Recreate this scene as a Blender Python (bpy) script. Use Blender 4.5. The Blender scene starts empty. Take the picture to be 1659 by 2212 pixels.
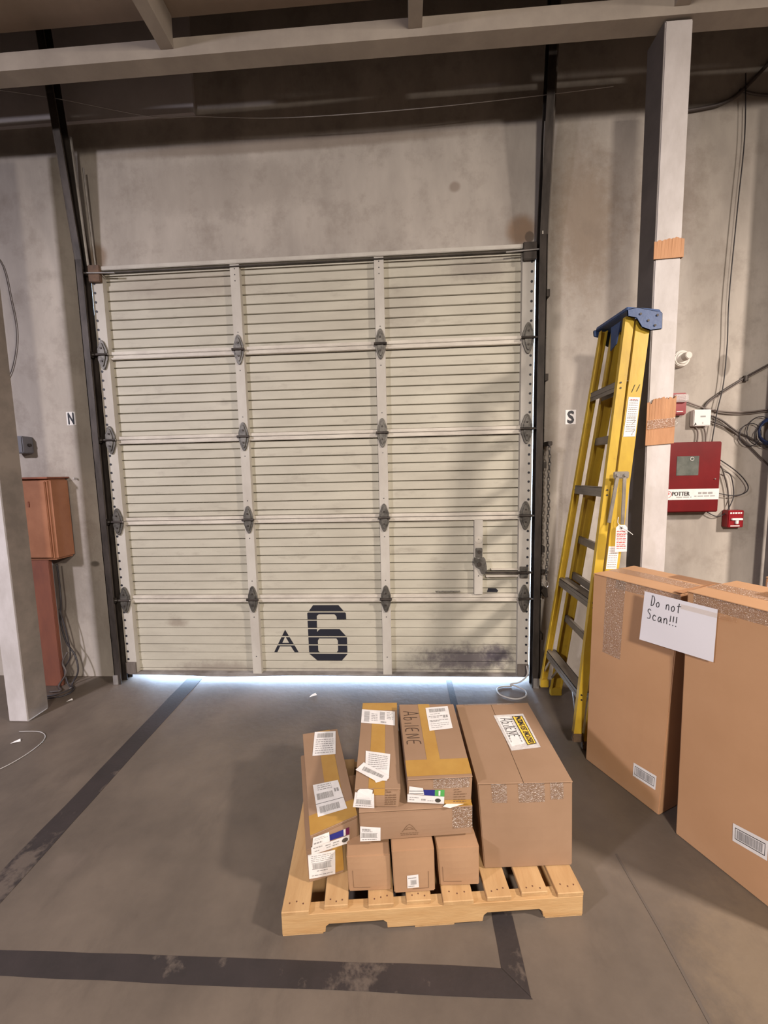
import bpy, bmesh, math, random
from mathutils import Vector, Matrix
from mathutils.geometry import tessellate_polygon

# ------------------------------------------------------------ camera, world, lights
scn = bpy.context.scene
COL = scn.collection
W, H = 1659, 2212
F_PX = 831.08
p, y, r = -0.0995062407, 0.0550859932, -0.0216637438
cy, sy = math.cos(y), math.sin(y)
f0 = Vector((-sy, cy, 0)); r0 = Vector((cy, sy, 0)); u0 = Vector((0, 0, 1))
fw = f0*math.cos(p) + u0*math.sin(p); up1 = u0*math.cos(p) - f0*math.sin(p)
rt = r0*math.cos(r) + up1*math.sin(r); up = up1*math.cos(r) - r0*math.sin(r)
CAM = Vector((2.1768, -2.7913, 1.5879))
cd = bpy.data.cameras.new('camera'); co = bpy.data.objects.new('camera', cd); COL.objects.link(co)
M = Matrix((( rt.x, up.x, -fw.x), (rt.y, up.y, -fw.y), (rt.z, up.z, -fw.z))).to_4x4()
M.translation = CAM; co.matrix_world = M
cd.sensor_fit = 'HORIZONTAL'; cd.sensor_width = 36; cd.lens = F_PX/W*36
cd.clip_start = .02
scn.camera = co

wd = bpy.data.worlds.new('world'); scn.world = wd; wd.use_nodes = True
bg = wd.node_tree.nodes['Background']
bg.inputs[0].default_value = (.50, .70, 1.0, 1); bg.inputs[1].default_value = 27.0

def area(name, loc, tgt, size, power, color, sy_=None, spread=math.pi):
    l = bpy.data.lights.new(name, 'AREA'); l.shape = 'RECTANGLE'; l.size = size; l.size_y = sy_ or size
    l.energy = power; l.color = color; l.spread = spread
    o = bpy.data.objects.new(name, l); COL.objects.link(o); o.location = loc
    o.rotation_euler = (Vector(tgt)-Vector(loc)).to_track_quat('-Z', 'Y').to_euler()
    return o
# luminaires under the platform: all face down, tipped a little towards the door wall
def lamp(name, x, y_, z, tip, lean, size, power, color):
    area(name, (x, y_, z), (x+math.tan(lean), y_+math.tan(tip), z-1), size, power, color, spread=math.radians(132))
lamp('dock_lamp_right', 6.3, -3.1, 3.58, .40, -.50, .35, 165, (1, .87, .76))
lamp('dock_lamp_left', -1.9, -4.4, 3.58, .70, .35, .35, 120, (.96, .90, .98))
lamp('dock_lamp_middle', 2.9, -6.4, 3.6, .80, 0, .6, 165, (1, .88, .75))
vs = scn.view_settings
vs.view_transform = 'Standard'; vs.look = 'None'; vs.gamma = 1; vs.use_curve_mapping = False; vs.exposure = 0.14

# ------------------------------------------------------------ materials
MATS = {}
def mat(name, c, c2=None, scale=4, rough=.7, metal=0, bump=.0, bscale=60, lo=.35, hi=.65, stretch=(1, 1, 1), detail=6, alpha=1, coat=0, blobs=(), extra=None, trans=0, spec=.5):
    if name in MATS: return MATS[name]
    m = bpy.data.materials.new(name); m.use_nodes = True; MATS[name] = m
    nt = m.node_tree; N = nt.nodes; L = nt.links; b = N['Principled BSDF']
    b.inputs['Roughness'].default_value = rough; b.inputs['Metallic'].default_value = metal
    b.inputs['Specular IOR Level'].default_value = spec
    if coat: b.inputs['Coat Weight'].default_value = coat; b.inputs['Coat Roughness'].default_value = .12
    if alpha < 1: b.inputs['Alpha'].default_value = alpha
    if trans: b.inputs['Transmission Weight'].default_value = trans
    tc = N.new('ShaderNodeTexCoord'); mp = N.new('ShaderNodeMapping'); mp.inputs['Scale'].default_value = stretch
    L.new(tc.outputs['Object'], mp.inputs['Vector'])
    col = None
    if c2:
        n = N.new('ShaderNodeTexNoise'); n.inputs['Scale'].default_value = scale; n.inputs['Detail'].default_value = detail
        n.inputs['Roughness'].default_value = .62
        L.new(mp.outputs[0], n.inputs['Vector'])
        rp = N.new('ShaderNodeValToRGB'); rp.color_ramp.elements[0].position = lo; rp.color_ramp.elements[1].position = hi
        rp.color_ramp.elements[0].color = (*c2, 1); rp.color_ramp.elements[1].color = (*c, 1)
        L.new(n.outputs['Fac'], rp.inputs[0]); col = rp.outputs[0]
    else:
        rgb = N.new('ShaderNodeRGB'); rgb.outputs[0].default_value = (*c, 1); col = rgb.outputs[0]
    # patches with a shape of their own, mostly stains: (centre, radii, colour, strength, raggedness)
    for cen, rad, bc, stg, rag in blobs:
        sub = N.new('ShaderNodeVectorMath'); sub.operation = 'SUBTRACT'; sub.inputs[1].default_value = cen
        L.new(tc.outputs['Object'], sub.inputs[0])
        dv = N.new('ShaderNodeVectorMath'); dv.operation = 'DIVIDE'; dv.inputs[1].default_value = rad
        L.new(sub.outputs[0], dv.inputs[0])
        ln = N.new('ShaderNodeVectorMath'); ln.operation = 'LENGTH'; L.new(dv.outputs[0], ln.inputs[0])
        nn = N.new('ShaderNodeTexNoise'); nn.inputs['Scale'].default_value = 14; nn.inputs['Detail'].default_value = 8; nn.inputs['Roughness'].default_value = .75
        L.new(tc.outputs['Object'], nn.inputs['Vector'])
        ad = N.new('ShaderNodeMath'); ad.operation = 'MULTIPLY_ADD'; ad.inputs[1].default_value = rag; L.new(nn.outputs['Fac'], ad.inputs[0]); L.new(ln.outputs['Value'], ad.inputs[2])
        mr = N.new('ShaderNodeMapRange'); mr.interpolation_type = 'SMOOTHSTEP'
        mr.inputs['From Min'].default_value = 1.0 + rag*.5; mr.inputs['From Max'].default_value = (.78 if rag < .2 else .45) + rag*.5 - (.25 if rag > .8 else 0)
        mr.inputs['To Min'].default_value = 0; mr.inputs['To Max'].default_value = stg
        L.new(ad.outputs[0], mr.inputs['Value'])
        mx = N.new('ShaderNodeMix'); mx.data_type = 'RGBA'; mx.inputs[7].default_value = (*bc, 1)
        L.new(mr.outputs[0], mx.inputs[0]); L.new(col, mx.inputs[6]); col = mx.outputs[2]
    if extra: col = extra(nt, tc, col)
    L.new(col, b.inputs['Base Color'])
    if bump:
        n2 = N.new('ShaderNodeTexNoise'); n2.inputs['Scale'].default_value = bscale; n2.inputs['Detail'].default_value = 4
        L.new(mp.outputs[0], n2.inputs['Vector'])
        bp = N.new('ShaderNodeBump'); bp.inputs['Strength'].default_value = bump; bp.inputs['Distance'].default_value = .01
        L.new(n2.outputs['Fac'], bp.inputs['Height']); L.new(bp.outputs[0], b.inputs['Normal'])
    return m

def second_noise(colour, scale, lo, hi, amt, stretch=(1, 1, 1)):
    def fn(nt, tc, col):
        N, L = nt.nodes, nt.links
        mp = N.new('ShaderNodeMapping'); mp.inputs['Scale'].default_value = stretch; mp.inputs['Location'].default_value = (3.1, 1.7, 9.2)
        L.new(tc.outputs['Object'], mp.inputs[0])
        n = N.new('ShaderNodeTexNoise'); n.inputs['Scale'].default_value = scale; n.inputs['Detail'].default_value = 8; n.inputs['Roughness'].default_value = .7
        L.new(mp.outputs[0], n.inputs['Vector'])
        mr = N.new('ShaderNodeMapRange'); mr.inputs['From Min'].default_value = lo; mr.inputs['From Max'].default_value = hi; mr.inputs['To Max'].default_value = amt
        L.new(n.outputs['Fac'], mr.inputs['Value'])
        mx = N.new('ShaderNodeMix'); mx.data_type = 'RGBA'; mx.inputs[7].default_value = (*colour, 1)
        L.new(mr.outputs[0], mx.inputs[0]); L.new(col, mx.inputs[6]); return mx.outputs[2]
    return fn

BR = (.20, .14, .10)
m_wall = mat('painted_concrete', (.50, .455, .41), (.29, .26, .235), 1.3, .85, bump=.12, bscale=35, lo=.3, hi=.7, stretch=(1.4, 1, .55), spec=.25,
    extra=second_noise((.20, .165, .14), 4.5, .50, .80, .65),
    blobs=[((3.0, .06, 3.22), (.13, .3, .13), (.24, .15, .09), .8, .3), ((3.055, .06, 3.175), (.035, .3, .04), (.12, .09, .07), .85, .15),
           ((-.02, .06, 3.2), (.09, .3, .11), (.22, .15, .10), .75, .4), ((2.55, .06, 3.52), (.05, .3, .045), (.2, .15, .12), .6, .3),
           ((4.378, .06, 2.275), (.05, .3, .082), (.23, .20, .175), .75, .15), ((-.27, .06, .93), (.05, .3, .03), (.06, .05, .04), .8, .4),
           ((3.42, .06, 3.25), (.34, .3, .7), (.20, .145, .10), .65, 1.0), ((3.95, .06, 3.35), (.3, .3, .6), (.2, .155, .125), .6, 1.0),
           ((1.4, .06, 3.86), (1.7, .3, .06), (.20, .155, .12), .6, .4), ((-.55, .06, 1.1), (.35, .3, .8), (.22, .195, .17), .65, .8),  # long low patch first: soft shadow band painted high on the wall
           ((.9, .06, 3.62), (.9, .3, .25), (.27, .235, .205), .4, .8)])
m_floor = mat('worn_concrete', (.158, .127, .102), (.078, .063, .053), 1.3, .5, bump=.14, bscale=26, lo=.30, hi=.68, spec=.35,
    extra=second_noise((.055, .043, .038), 3.6, .54, .80, .55, (1, .45, 1)),
    blobs=[((3.45, -1.75, 0), (.5, .45, 1), (.22, .165, .11), .5, .8), ((.75, -1.42, 0), (.09, .07, 1), (.15, .12, .10), .5, .5), ((2.6, .02, 0), (.5, .09, 1), (.12, .11, .11), .55, .9),
           ((1.15, -.55, 0), (.28, .3, 1), (.095, .078, .066), .45, 1.0)])
m_dark = mat('dark_ceiling', (.42, .33, .265), (.30, .24, .19), 1.2, .9)
m_shell = mat('far_wall_paint', (.30, .27, .25), (.25, .22, .2), 1, .9)
m_beam = mat('beam_paint', (.40, .35, .30), (.30, .26, .225), 3, .7, bump=.05)
m_plate = mat('lintel_plate_paint', (.60, .57, .58), (.50, .47, .48), 2, .7)
m_out = mat('outdoor_concrete', (.6, .6, .6), (.5, .5, .5), 2, .9)
DK = (.09, .075, .07)
m_slat = mat('door_beige', (.50, .475, .395), (.40, .375, .31), 5, .55, bump=.04, bscale=20, lo=.3, hi=.7, stretch=(.35, 1, 1.2),
    extra=second_noise((.19, .16, .13), 7, .56, .80, .55, (.5, 1, 1.3)),
    blobs=[((1.102, 0, .17), (.50, .4, .15), (.085, .07, .085), .85, 1.6), ((1.342, 0, .21), (.16, .4, .12), (.06, .05, .07), .8, 1.3), ((0.382, 0, .06), (1.2, .4, .05), (.2, .17, .17), .5, 1.2),
           ((-1.138, 0, .46), (.12, .4, .05), (.17, .12, .09), .5, .9), ((-0.868, 0, .08), (.5, .4, .09), (.18, .14, .12), .55, 1.2),
           ((1.182, 0, 2.98), (.35, .4, .12), (.22, .19, .17), .55, 1.1), ((-0.918, 0, 2.95), (.8, .4, .16), (.30, .25, .21), .5, 1.0), ((0.632, 0, 2.75), (.25, .4, .3), (.29, .26, .22), .4, 1.0)])
m_rail = mat('door_rail_paint', (.60, .56, .49), (.45, .41, .36), 12, .5, stretch=(.4, 1, 1), extra=second_noise((.2, .16, .13), 30, .66, .78, .6))
m_stile = mat('door_stile_paint', (.50, .475, .43), (.42, .39, .35), 7, .55, stretch=(1, 1, .4), extra=second_noise((.18, .14, .12), 40, .66, .78, .6))
m_gasket = mat('dirty_rubber', (.30, .28, .27), (.14, .12, .11), 9, .7, stretch=(.5, 1, 1))
m_black = mat('black_paint', (.012, .013, .022), rough=.5)
m_hinge = mat('weathered_hinge_steel', (.17, .16, .145), (.07, .065, .06), 25, .5, .6, bump=.1)
m_dsteel = mat('dark_oily_steel', (.075, .062, .055), (.03, .025, .022), 12, .5, .5, stretch=(1, 1, .3))
m_trackf = mat('track_flange_steel', (.22, .19, .17), (.13, .11, .095), 9, .6, .3, stretch=(1, 1, .3))
m_galv = mat('bright_steel', (.62, .6, .58), (.45, .43, .42), 14, .35, .8)
m_alu = mat('dull_aluminium', (.30, .27, .235), (.19, .17, .15), 12, .5, .55, stretch=(1, .3, 1))
m_yel = mat('yellow_fibreglass', (.58, .395, .035), (.45, .285, .025), 9, .45, bump=.04, stretch=(1, 1, .4), extra=second_noise((.22, .14, .03), 16, .60, .78, .65), coat=.15)
m_blue = mat('blue_plastic', (.045, .09, .22), (.03, .06, .16), 12, .5, bump=.08)
m_brownfoot = mat('worn_rubber_foot', (.16, .10, .06), (.08, .05, .03), 20, .8)
CB, CB2 = (.40, .245, .145), (.33, .195, .11)
m_card = mat('cardboard', CB, CB2, 3.5, .75, bump=.05, bscale=9, lo=.25, hi=.75, extra=second_noise((.30, .17, .09), 7, .6, .85, .45), spec=.3)
m_card2 = mat('cardboard_tan', (.325, .208, .135), (.265, .165, .102), 3, .72, bump=.08, bscale=8, lo=.25, hi=.75, spec=.3)
m_cardo = mat('cardboard_orange', (.53, .31, .175), (.46, .26, .14), 2.5, .6, bump=.03, bscale=6, lo=.25, hi=.75, spec=.35)
m_cardwrap = mat('torn_cardboard', (.50, .26, .13), (.36, .17, .08), 5, .7, bump=.5, bscale=30, stretch=(1, 1, .25))
m_amber = mat('amber_tape', (.44, .25, .055), (.38, .20, .04), 8, .35, bump=.12, bscale=35, coat=.4)
def film(name, fac, rough):
    m = bpy.data.materials.new(name); m.use_nodes = True; nt = m.node_tree; nt.nodes.clear(); N = nt.nodes; L = nt.links
    o = N.new('ShaderNodeOutputMaterial'); mx = N.new('ShaderNodeMixShader'); tr = N.new('ShaderNodeBsdfTransparent'); gl = N.new('ShaderNodeBsdfGlossy')
    gl.inputs['Roughness'].default_value = rough; tr.inputs[0].default_value = (.97, .93, .88, 1); mx.inputs[0].default_value = fac
    tc = N.new('ShaderNodeTexCoord'); n = N.new('ShaderNodeTexNoise'); n.inputs['Scale'].default_value = 120; n.inputs['Detail'].default_value = 3; n.inputs['Distortion'].default_value = 1.5
    bp = N.new('ShaderNodeBump'); bp.inputs['Strength'].default_value = 1; bp.inputs['Distance'].default_value = .010
    L.new(tc.outputs['Object'], n.inputs['Vector']); L.new(n.outputs['Fac'], bp.inputs['Height']); L.new(bp.outputs[0], gl.inputs['Normal'])
    L.new(tr.outputs[0], mx.inputs[1]); L.new(gl.outputs[0], mx.inputs[2]); L.new(mx.outputs[0], o.inputs[0]); MATS[name] = m; return m
m_clear = film('clear_tape', .30, .30)
m_pouch = mat('pouch_plastic', (.66, .62, .60), (.52, .49, .49), 25, .25, bump=.3, bscale=60, coat=.5)
m_paper = mat('white_label_paper', (.78, .76, .76), (.70, .68, .68), 30, .55, bump=.06)
m_sheet = mat('sheet_paper', (.80, .79, .86), rough=.6)
m_print = mat('grey_print', (.30, .29, .29), rough=.7)
m_ink = mat('black_ink', (.02, .02, .02), rough=.6)
m_marker = mat('brown_black_marker', (.055, .03, .02), rough=.7)
m_boxink = mat('printed_box_ink', (.16, .09, .05), rough=.8)
m_navy = mat('navy_print', (.02, .025, .20), rough=.5)
m_purple = mat('plum_print', (.13, .01, .07), rough=.5)
m_green = mat('green_print', (.08, .35, .09), rough=.5)
m_yprint = mat('yellow_print', (.92, .58, .07), rough=.5)
m_wood = mat('pine', (.50, .32, .155), (.41, .245, .11), 4, .7, bump=.12, bscale=30, stretch=(5, .8, 5), extra=second_noise((.30, .16, .07), 5, .62, .8, .5, (6, .7, 6)))
m_woodx = mat('pine_stringer', (.51, .33, .16), (.43, .25, .105), 4, .7, bump=.12, bscale=30, stretch=(.8, 5, 5), extra=second_noise((.32, .17, .07), 4, .64, .82, .5, (.8, 6, 6)))
m_nail = mat('rusty_nail', (.12, .05, .03), rough=.8)
m_tape = mat('black_floor_tape', (.034, .026, .026), (.024, .019, .019), 5, .6, extra=second_noise((.14, .11, .09), 3.2, .57, .63, .6), bump=.1)
m_colpaint = mat('column_paint', (.56, .53, .53), (.44, .41, .40), 6, .6, bump=.1, bscale=30, stretch=(1, 1, .5), extra=second_noise((.10, .08, .08), 26, .66, .74, .8))
m_colside = m_colpaint
m_red = mat('red_enamel', (.17, .009, .011), (.13, .007, .009), 5, .35, coat=.2)
m_redb = mat('bright_red_plastic', (.24, .011, .016), rough=.35)
m_white = mat('white_plastic', (.72, .70, .69), rough=.45)
m_cream = mat('cream_plastic', (.62, .57, .52), rough=.5)
m_lens = mat('clear_lens', (.8, .78, .78), rough=.1, alpha=.5, bump=.8, bscale=90)
m_glassgrey = mat('grey_window', (.16, .17, .155), (.11, .12, .11), 18, .15, coat=.5)
m_cable = mat('grey_cable', (.085, .07, .065), rough=.5)
m_cablek = mat('black_cable', (.03, .026, .03), rough=.5)
m_cableb = mat('blue_cable', (.015, .03, .10), rough=.5)
m_cablew = mat('pale_cable', (.42, .40, .39), rough=.5)
m_cablem = mat('mauve_conduit', (.20, .165, .15), rough=.6)
m_orange = mat('orange_cabinet_paint', (.34, .145, .075), (.27, .11, .055), 5, .6, bump=.05)
m_rust = mat('reddish_board', (.26, .09, .05), (.17, .06, .04), 5, .8, stretch=(1, 1, .3))
m_jb = mat('grey_box_paint', (.16, .16, .18), rough=.6)
m_redprint = mat('red_print', (.55, .1, .1), rough=.6)

# ------------------------------------------------------------ builders
def tag(o, label=None, cat=None, group=None, kind=None):
    if label: o['label'] = label
    if cat: o['category'] = cat
    if group: o['group'] = group
    if kind: o['kind'] = kind
    return o
def base(o):
    v = Vector((0, 0, 0))
    while o: v = v + o.location; o = o.parent
    return v
def thing(name, label, cat, loc=(0, 0, 0), group=None, kind=None):
    o = bpy.data.objects.new(name, None); COL.objects.link(o); o.location = loc; o.empty_display_size = .05
    return tag(o, label, cat, group, kind)
def link(name, me, m, parent=None, loc=None):
    o = bpy.data.objects.new(name, me); COL.objects.link(o)
    if m and not me.materials: me.materials.append(m)
    if parent: o.parent = parent
    elif loc is not None: o.location = loc
    return o
class MB:
    """collects world-space geometry for one mesh object"""
    def __init__(s): s.v = []; s.f = []
    def add(s, vs, fs):
        n = len(s.v); s.v += [Vector(v) for v in vs]; s.f += [tuple(i+n for i in f) for f in fs]; return s
    def hexa(s, c):   # 8 corners: bottom 4 ccw, top 4 ccw
        return s.add(c, [(3, 2, 1, 0), (4, 5, 6, 7), (0, 1, 5, 4), (1, 2, 6, 5), (2, 3, 7, 6), (3, 0, 4, 7)])
    def box(s, x0, x1, y0, y1, z0, z1):
        return s.hexa([(x0, y0, z0), (x1, y0, z0), (x1, y1, z0), (x0, y1, z0), (x0, y0, z1), (x1, y0, z1), (x1, y1, z1), (x0, y1, z1)])
    def bar(s, a, b, w, h, upv=(0, 0, 1)):
        a, b = Vector(a), Vector(b); d = (b-a).normalized(); u = Vector(upv); u = (u-d*u.dot(d)).normalized(); q = d.cross(u)
        c = []
        for P in (a, b): c += [P-q*w/2-u*h/2, P+q*w/2-u*h/2, P+q*w/2+u*h/2, P-q*w/2+u*h/2]
        return s.hexa(c)
    def prism(s, poly, off):      # poly: 3d ccw points, off: extrude vector
        n = len(poly); P = [Vector(p) for p in poly]; off = Vector(off)
        s.add(P+[q+off for q in P], [tuple(range(n)), tuple(range(2*n-1, n-1, -1))] + [(i, i+n, (i+1) % n+n, (i+1) % n) for i in range(n)]); return s
    def cyl(s, a, b, r, n=12, r2=None):
        a, b = Vector(a), Vector(b); d = (b-a).normalized(); u = d.orthogonal().normalized(); q = d.cross(u); r2 = r if r2 is None else r2
        A = [a+(u*math.cos(t)+q*math.sin(t))*r for t in [2*math.pi*i/n for i in range(n)]]
        B = [b+(u*math.cos(t)+q*math.sin(t))*r2 for t in [2*math.pi*i/n for i in range(n)]]
        return s.add(A+B, [tuple(range(n-1, -1, -1)), tuple(range(n, 2*n))] + [(i, (i+1) % n, (i+1) % n+n, i+n) for i in range(n)])
    def tube(s, pts, r, n=6, smooth=True, closed=False):
        P = [Vector(p) for p in pts]
        if smooth and len(P) > 2: P = spline(P, 5, closed)
        m = len(P); rings = []
        u = None
        for i in range(m):
            if closed: d = P[(i+1) % m]-P[i-1]
            else: d = P[min(i+1, m-1)]-P[max(i-1, 0)]
            d.normalize()
            u = d.orthogonal().normalized() if u is None else (u-d*u.dot(d)).normalized()
            q = d.cross(u); rings.append([P[i]+(u*math.cos(t)+q*math.sin(t))*r for t in [2*math.pi*k/n for k in range(n)]])
        vs = [v for R in rings for v in R]; fs = []
        for i in range(m if closed else m-1):
            j = (i+1) % m
            fs += [(i*n+k, i*n+(k+1) % n, j*n+(k+1) % n, j*n+k) for k in range(n)]
        if not closed: fs += [tuple(range(n-1, -1, -1)), tuple((m-1)*n+k for k in range(n))]
        return s.add(vs, fs)
    def build(s, name, m, parent=None, loc=None, bevel=0, seg=2, smooth=False, fix=True):
        off = base(parent) if parent else Vector(loc or (0, 0, 0))
        me = bpy.data.meshes.new(name); me.from_pydata([v-off for v in s.v], [], s.f)
        if fix:
            bm = bmesh.new(); bm.from_mesh(me); bmesh.ops.remove_doubles(bm, verts=bm.verts, dist=1e-5); bmesh.ops.recalc_face_normals(bm, faces=bm.faces)
            if bevel:
                es = [e for e in bm.edges if e.is_manifold and e.calc_face_angle(0) > .6]
                bmesh.ops.bevel(bm, geom=es, offset=bevel, segments=seg, affect='EDGES', clamp_overlap=True)
            bm.to_mesh(me); bm.free()
        if smooth:
            for p_ in me.polygons: p_.use_smooth = True
        me.update()
        return link(name, me, m, parent, None if parent else off)
def spline(P, k=5, closed=False):
    out = []; n = len(P)
    for i in range(n if closed else n-1):
        a = P[i-1] if closed or i > 0 else P[0]; b = P[i]; c = P[(i+1) % n]; d = P[(i+2) % n] if closed or i+2 < n else P[-1]
        for j in range(k):
            t = j/k; out.append(.5*((2*b)+(c-a)*t+(2*a-5*b+4*c-d)*t*t+(3*b-a-3*c+d)*t**3))
    if not closed: out.append(P[-1])
    return out
def cable(name, pts, r, m, label, parent=None, closed=False, group=None, y=None):
    if y is not None: pts = [(q[0], y, q[1]) for q in pts]
    mb = MB().tube(pts, r, 6, True, closed)
    o = mb.build(name, m, parent, None if parent else pts[0], smooth=True)
    if not parent: tag(o, label, 'cable', group)
    return o

# faces for decals -----------------------------------------------------------
class Face:
    """bilinear patch a(0,0) b(1,0) c(1,1) d(0,1), bulging along its outward normal"""
    def __init__(s, a, b, c, d, bulge=0):
        s.c = [Vector(q) for q in (a, b, c, d)]; s.b = bulge
        s.n = ((s.c[1]-s.c[0]).cross(s.c[3]-s.c[0])).normalized()
        s.w = (s.c[1]-s.c[0]).length; s.h = (s.c[3]-s.c[0]).length
    def P(s, u, v, off=0):
        q = s.c[0]*(1-u)*(1-v)+s.c[1]*u*(1-v)+s.c[2]*u*v+s.c[3]*(1-u)*v
        bu = s.b*math.sin(math.pi*min(max(u, 0), 1))*math.sin(math.pi*min(max(v, 0), 1))
        return q+s.n*(off+bu)
class Sub:
    """sub-patch of a face given by four (s,t) corners"""
    def __init__(s, f, q, off=0):
        s.f = f; s.q = [Vector(x) for x in q]; s.off = off
        A = [f.P(*x) for x in s.q]; s.w = (A[1]-A[0]).length; s.h = (A[3]-A[0]).length; s.n = f.n
    def P(s, u, v, off=0):
        q = s.q[0]*(1-u)*(1-v)+s.q[1]*u*(1-v)+s.q[2]*u*v+s.q[3]*(1-u)*v
        return s.f.P(q.x, q.y, off+s.off)
    def __getattr__(s, k): raise AttributeError(k)
def patch(f, u0, u1, v0, v1, off, mb=None, n=4):
    mb = mb or MB(); vs = []; fs = []
    for i in range(n+1):
        for j in range(n+1): vs.append(f.P(u0+(u1-u0)*i/n, v0+(v1-v0)*j/n, off))
    for i in range(n):
        for j in range(n): a = i*(n+1)+j; fs.append((a, a+n+1, a+n+2, a+1))
    return mb.add(vs, fs)
def decal(name, f, m, parent, off=.001, u=(0, 1), v=(0, 1), n=4):
    return patch(f, u[0], u[1], v[0], v[1], off, n=n).build(name, m, parent, fix=False)
def polydecal(name, f, pts, m, parent, off=.001):
    return MB().add([f.P(x, y_, off) for x, y_ in pts], [tuple(range(len(pts)))]).build(name, m, parent, fix=False)
def bars(name, f, m, parent, u, v, off, n=26, seed=1, vertical=False):
    rnd = random.Random(seed); mb = MB(); t = 0; parts = []
    tot = 0
    while len(parts) < n: a, b = rnd.uniform(.5, 1.8), rnd.uniform(.4, 1.3); parts.append((a, b)); tot += a+b
    for a, b in parts:
        x0 = t/tot; x1 = (t+a)/tot; t += a+b
        if vertical: patch(f, u[0], u[1], v[0]+(v[1]-v[0])*x0, v[0]+(v[1]-v[0])*x1, off, mb, 1)
        else: patch(f, u[0]+(u[1]-u[0])*x0, u[0]+(u[1]-u[0])*x1, v[0], v[1], off, mb, 1)
    return mb.build(name, m, parent, fix=False)
def lines(name, f, m, parent, rows, off, seed=1, dash=.06):
    """rows: (u0,u1,v,thick) lines of unreadable small print, broken into word-length dashes"""
    rnd = random.Random(seed); mb = MB()
    for u0_, u1_, v, th in rows:
        x = u0_
        while x < u1_:
            L_ = rnd.uniform(.5, 1.6)*dash; patch(f, x, min(x+L_, u1_), v, v+th, off, mb, 1); x += L_+dash*.28
    return mb.build(name, m, parent, fix=False)
_tc = {}
def text2d(s):
    if s in _tc: return _tc[s]
    c = bpy.data.curves.new('t', 'FONT'); c.body = s; c.size = 1; c.resolution_u = 3
    o = bpy.data.objects.new('t', c); COL.objects.link(o)
    me = o.evaluated_get(bpy.context.evaluated_depsgraph_get()).to_mesh()
    vs = [(v.co.x, v.co.y) for v in me.vertices]; fs = [tuple(p_.vertices) for p_ in me.polygons]
    x0 = min(v[0] for v in vs); x1 = max(v[0] for v in vs); y0 = min(v[1] for v in vs); y1 = max(v[1] for v in vs)
    o.to_mesh_clear(); bpy.data.objects.remove(o); bpy.data.curves.remove(c)
    vs = [((a-x0)/(x1-x0), (b-y0)/(y1-y0)) for a, b in vs]
    _tc[s] = (vs, fs); return _tc[s]
def text(name, s, f, m, parent, u, v, off, turn=False, bold=0):
    vs, fs = text2d(s); mb = MB()
    offs = [(0, 0)] if not bold else [(0, 0), (bold, 0), (-bold, 0), (0, bold), (0, -bold)]
    for k, (bx, by) in enumerate(offs):
        P = []
        for a, b in vs:
            a += bx; b += by
            if turn: a, b = b, 1-a      # reads downwards, tops to the right
            P.append(f.P(u[0]+(u[1]-u[0])*a, v[0]+(v[1]-v[0])*b, off+k*.00004))
        mb.add(P, fs)
    return mb.build(name, m, parent, fix=False)
def strokes(name, f, m, parent, lst, u, v, off, wd_=.003, turn=False):
    """handwriting: polylines in a unit box, drawn as flat ribbons on the face"""
    mb = MB()
    for s in lst:
        P2 = [Vector((a, b, 0)) for a, b in s]
        if len(P2) > 2: P2 = spline(P2, 4)
        P = []
        for q in P2:
            a, b = q.x, q.y
            if turn: a, b = b, 1-a
            P.append(f.P(u[0]+(u[1]-u[0])*a, v[0]+(v[1]-v[0])*b, off))
        A = []; B = []
        for i in range(len(P)):
            d = (P[min(i+1, len(P)-1)]-P[max(i-1, 0)]).normalized(); q = d.cross(f.n)*wd_/2
            A.append(P[i]+q); B.append(P[i]-q)
        n = len(P)
        mb.add(A+B, [(i, i+1, i+1+n, i+n) for i in range(n-1)])
    return mb.build(name, m, parent, fix=False)
GL = {  # handwritten letter shapes, unit cell
 'D': [[(.1, 0), (.15, 1)], [(.0, .95), (.5, .95), (.85, .6), (.6, .1), (.1, 0)]],
 'o': [[(.5, .5), (.15, .3), (.3, .02), (.7, .05), (.8, .35), (.5, .52)]],
 'n': [[(.15, .5), (.18, 0)], [(.18, .35), (.5, .55), (.75, .4), (.8, 0)]],
 't': [[(.5, .9), (.45, .1), (.6, 0)], [(.1, .6), (.95, .66)]],
 'S': [[(.8, .9), (.35, 1), (.15, .75), (.7, .45), (.7, .1), (.1, .05)]],
 's': [[(.8, .9), (.35, 1), (.15, .75), (.7, .45), (.7, .1), (.1, .05)]],
 'c': [[(.8, .45), (.4, .55), (.15, .25), (.4, 0), (.85, .08)]],
 'a': [[(.75, .45), (.35, .5), (.12, .2), (.4, .0), (.72, .35)], [(.75, .5), (.8, .05), (.98, .02)]],
 '!': [[(.5, .95), (.42, .35)], [(.4, .08), (.42, .0)]],
 'A': [[(.0, .0), (.45, 1), (.55, 1), (.95, 0)], [(.15, .35), (.85, .35)]],
 'b': [[(.2, 1), (.2, 0)], [(.2, .4), (.6, .55), (.8, .25), (.5, 0), (.2, .05)]],
 'i': [[(.5, .5), (.5, 0)]],
 'l': [[(.5, 1), (.5, 0)]],
 'E': [[(.8, .95), (.2, .85), (.15, .1), (.8, 0)], [(.18, .48), (.7, .5)]],
 'N': [[(.15, 0), (.2, .9), (.8, .05), (.85, .95)]],
 ' ': []}
def handwrite(f, m, parent, s, u, v, off, wd_, turn=False):
    for grp in write(s):
        if grp: strokes('handwritten_letter', f, m, parent, grp, u, v, off, wd_, turn)
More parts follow.
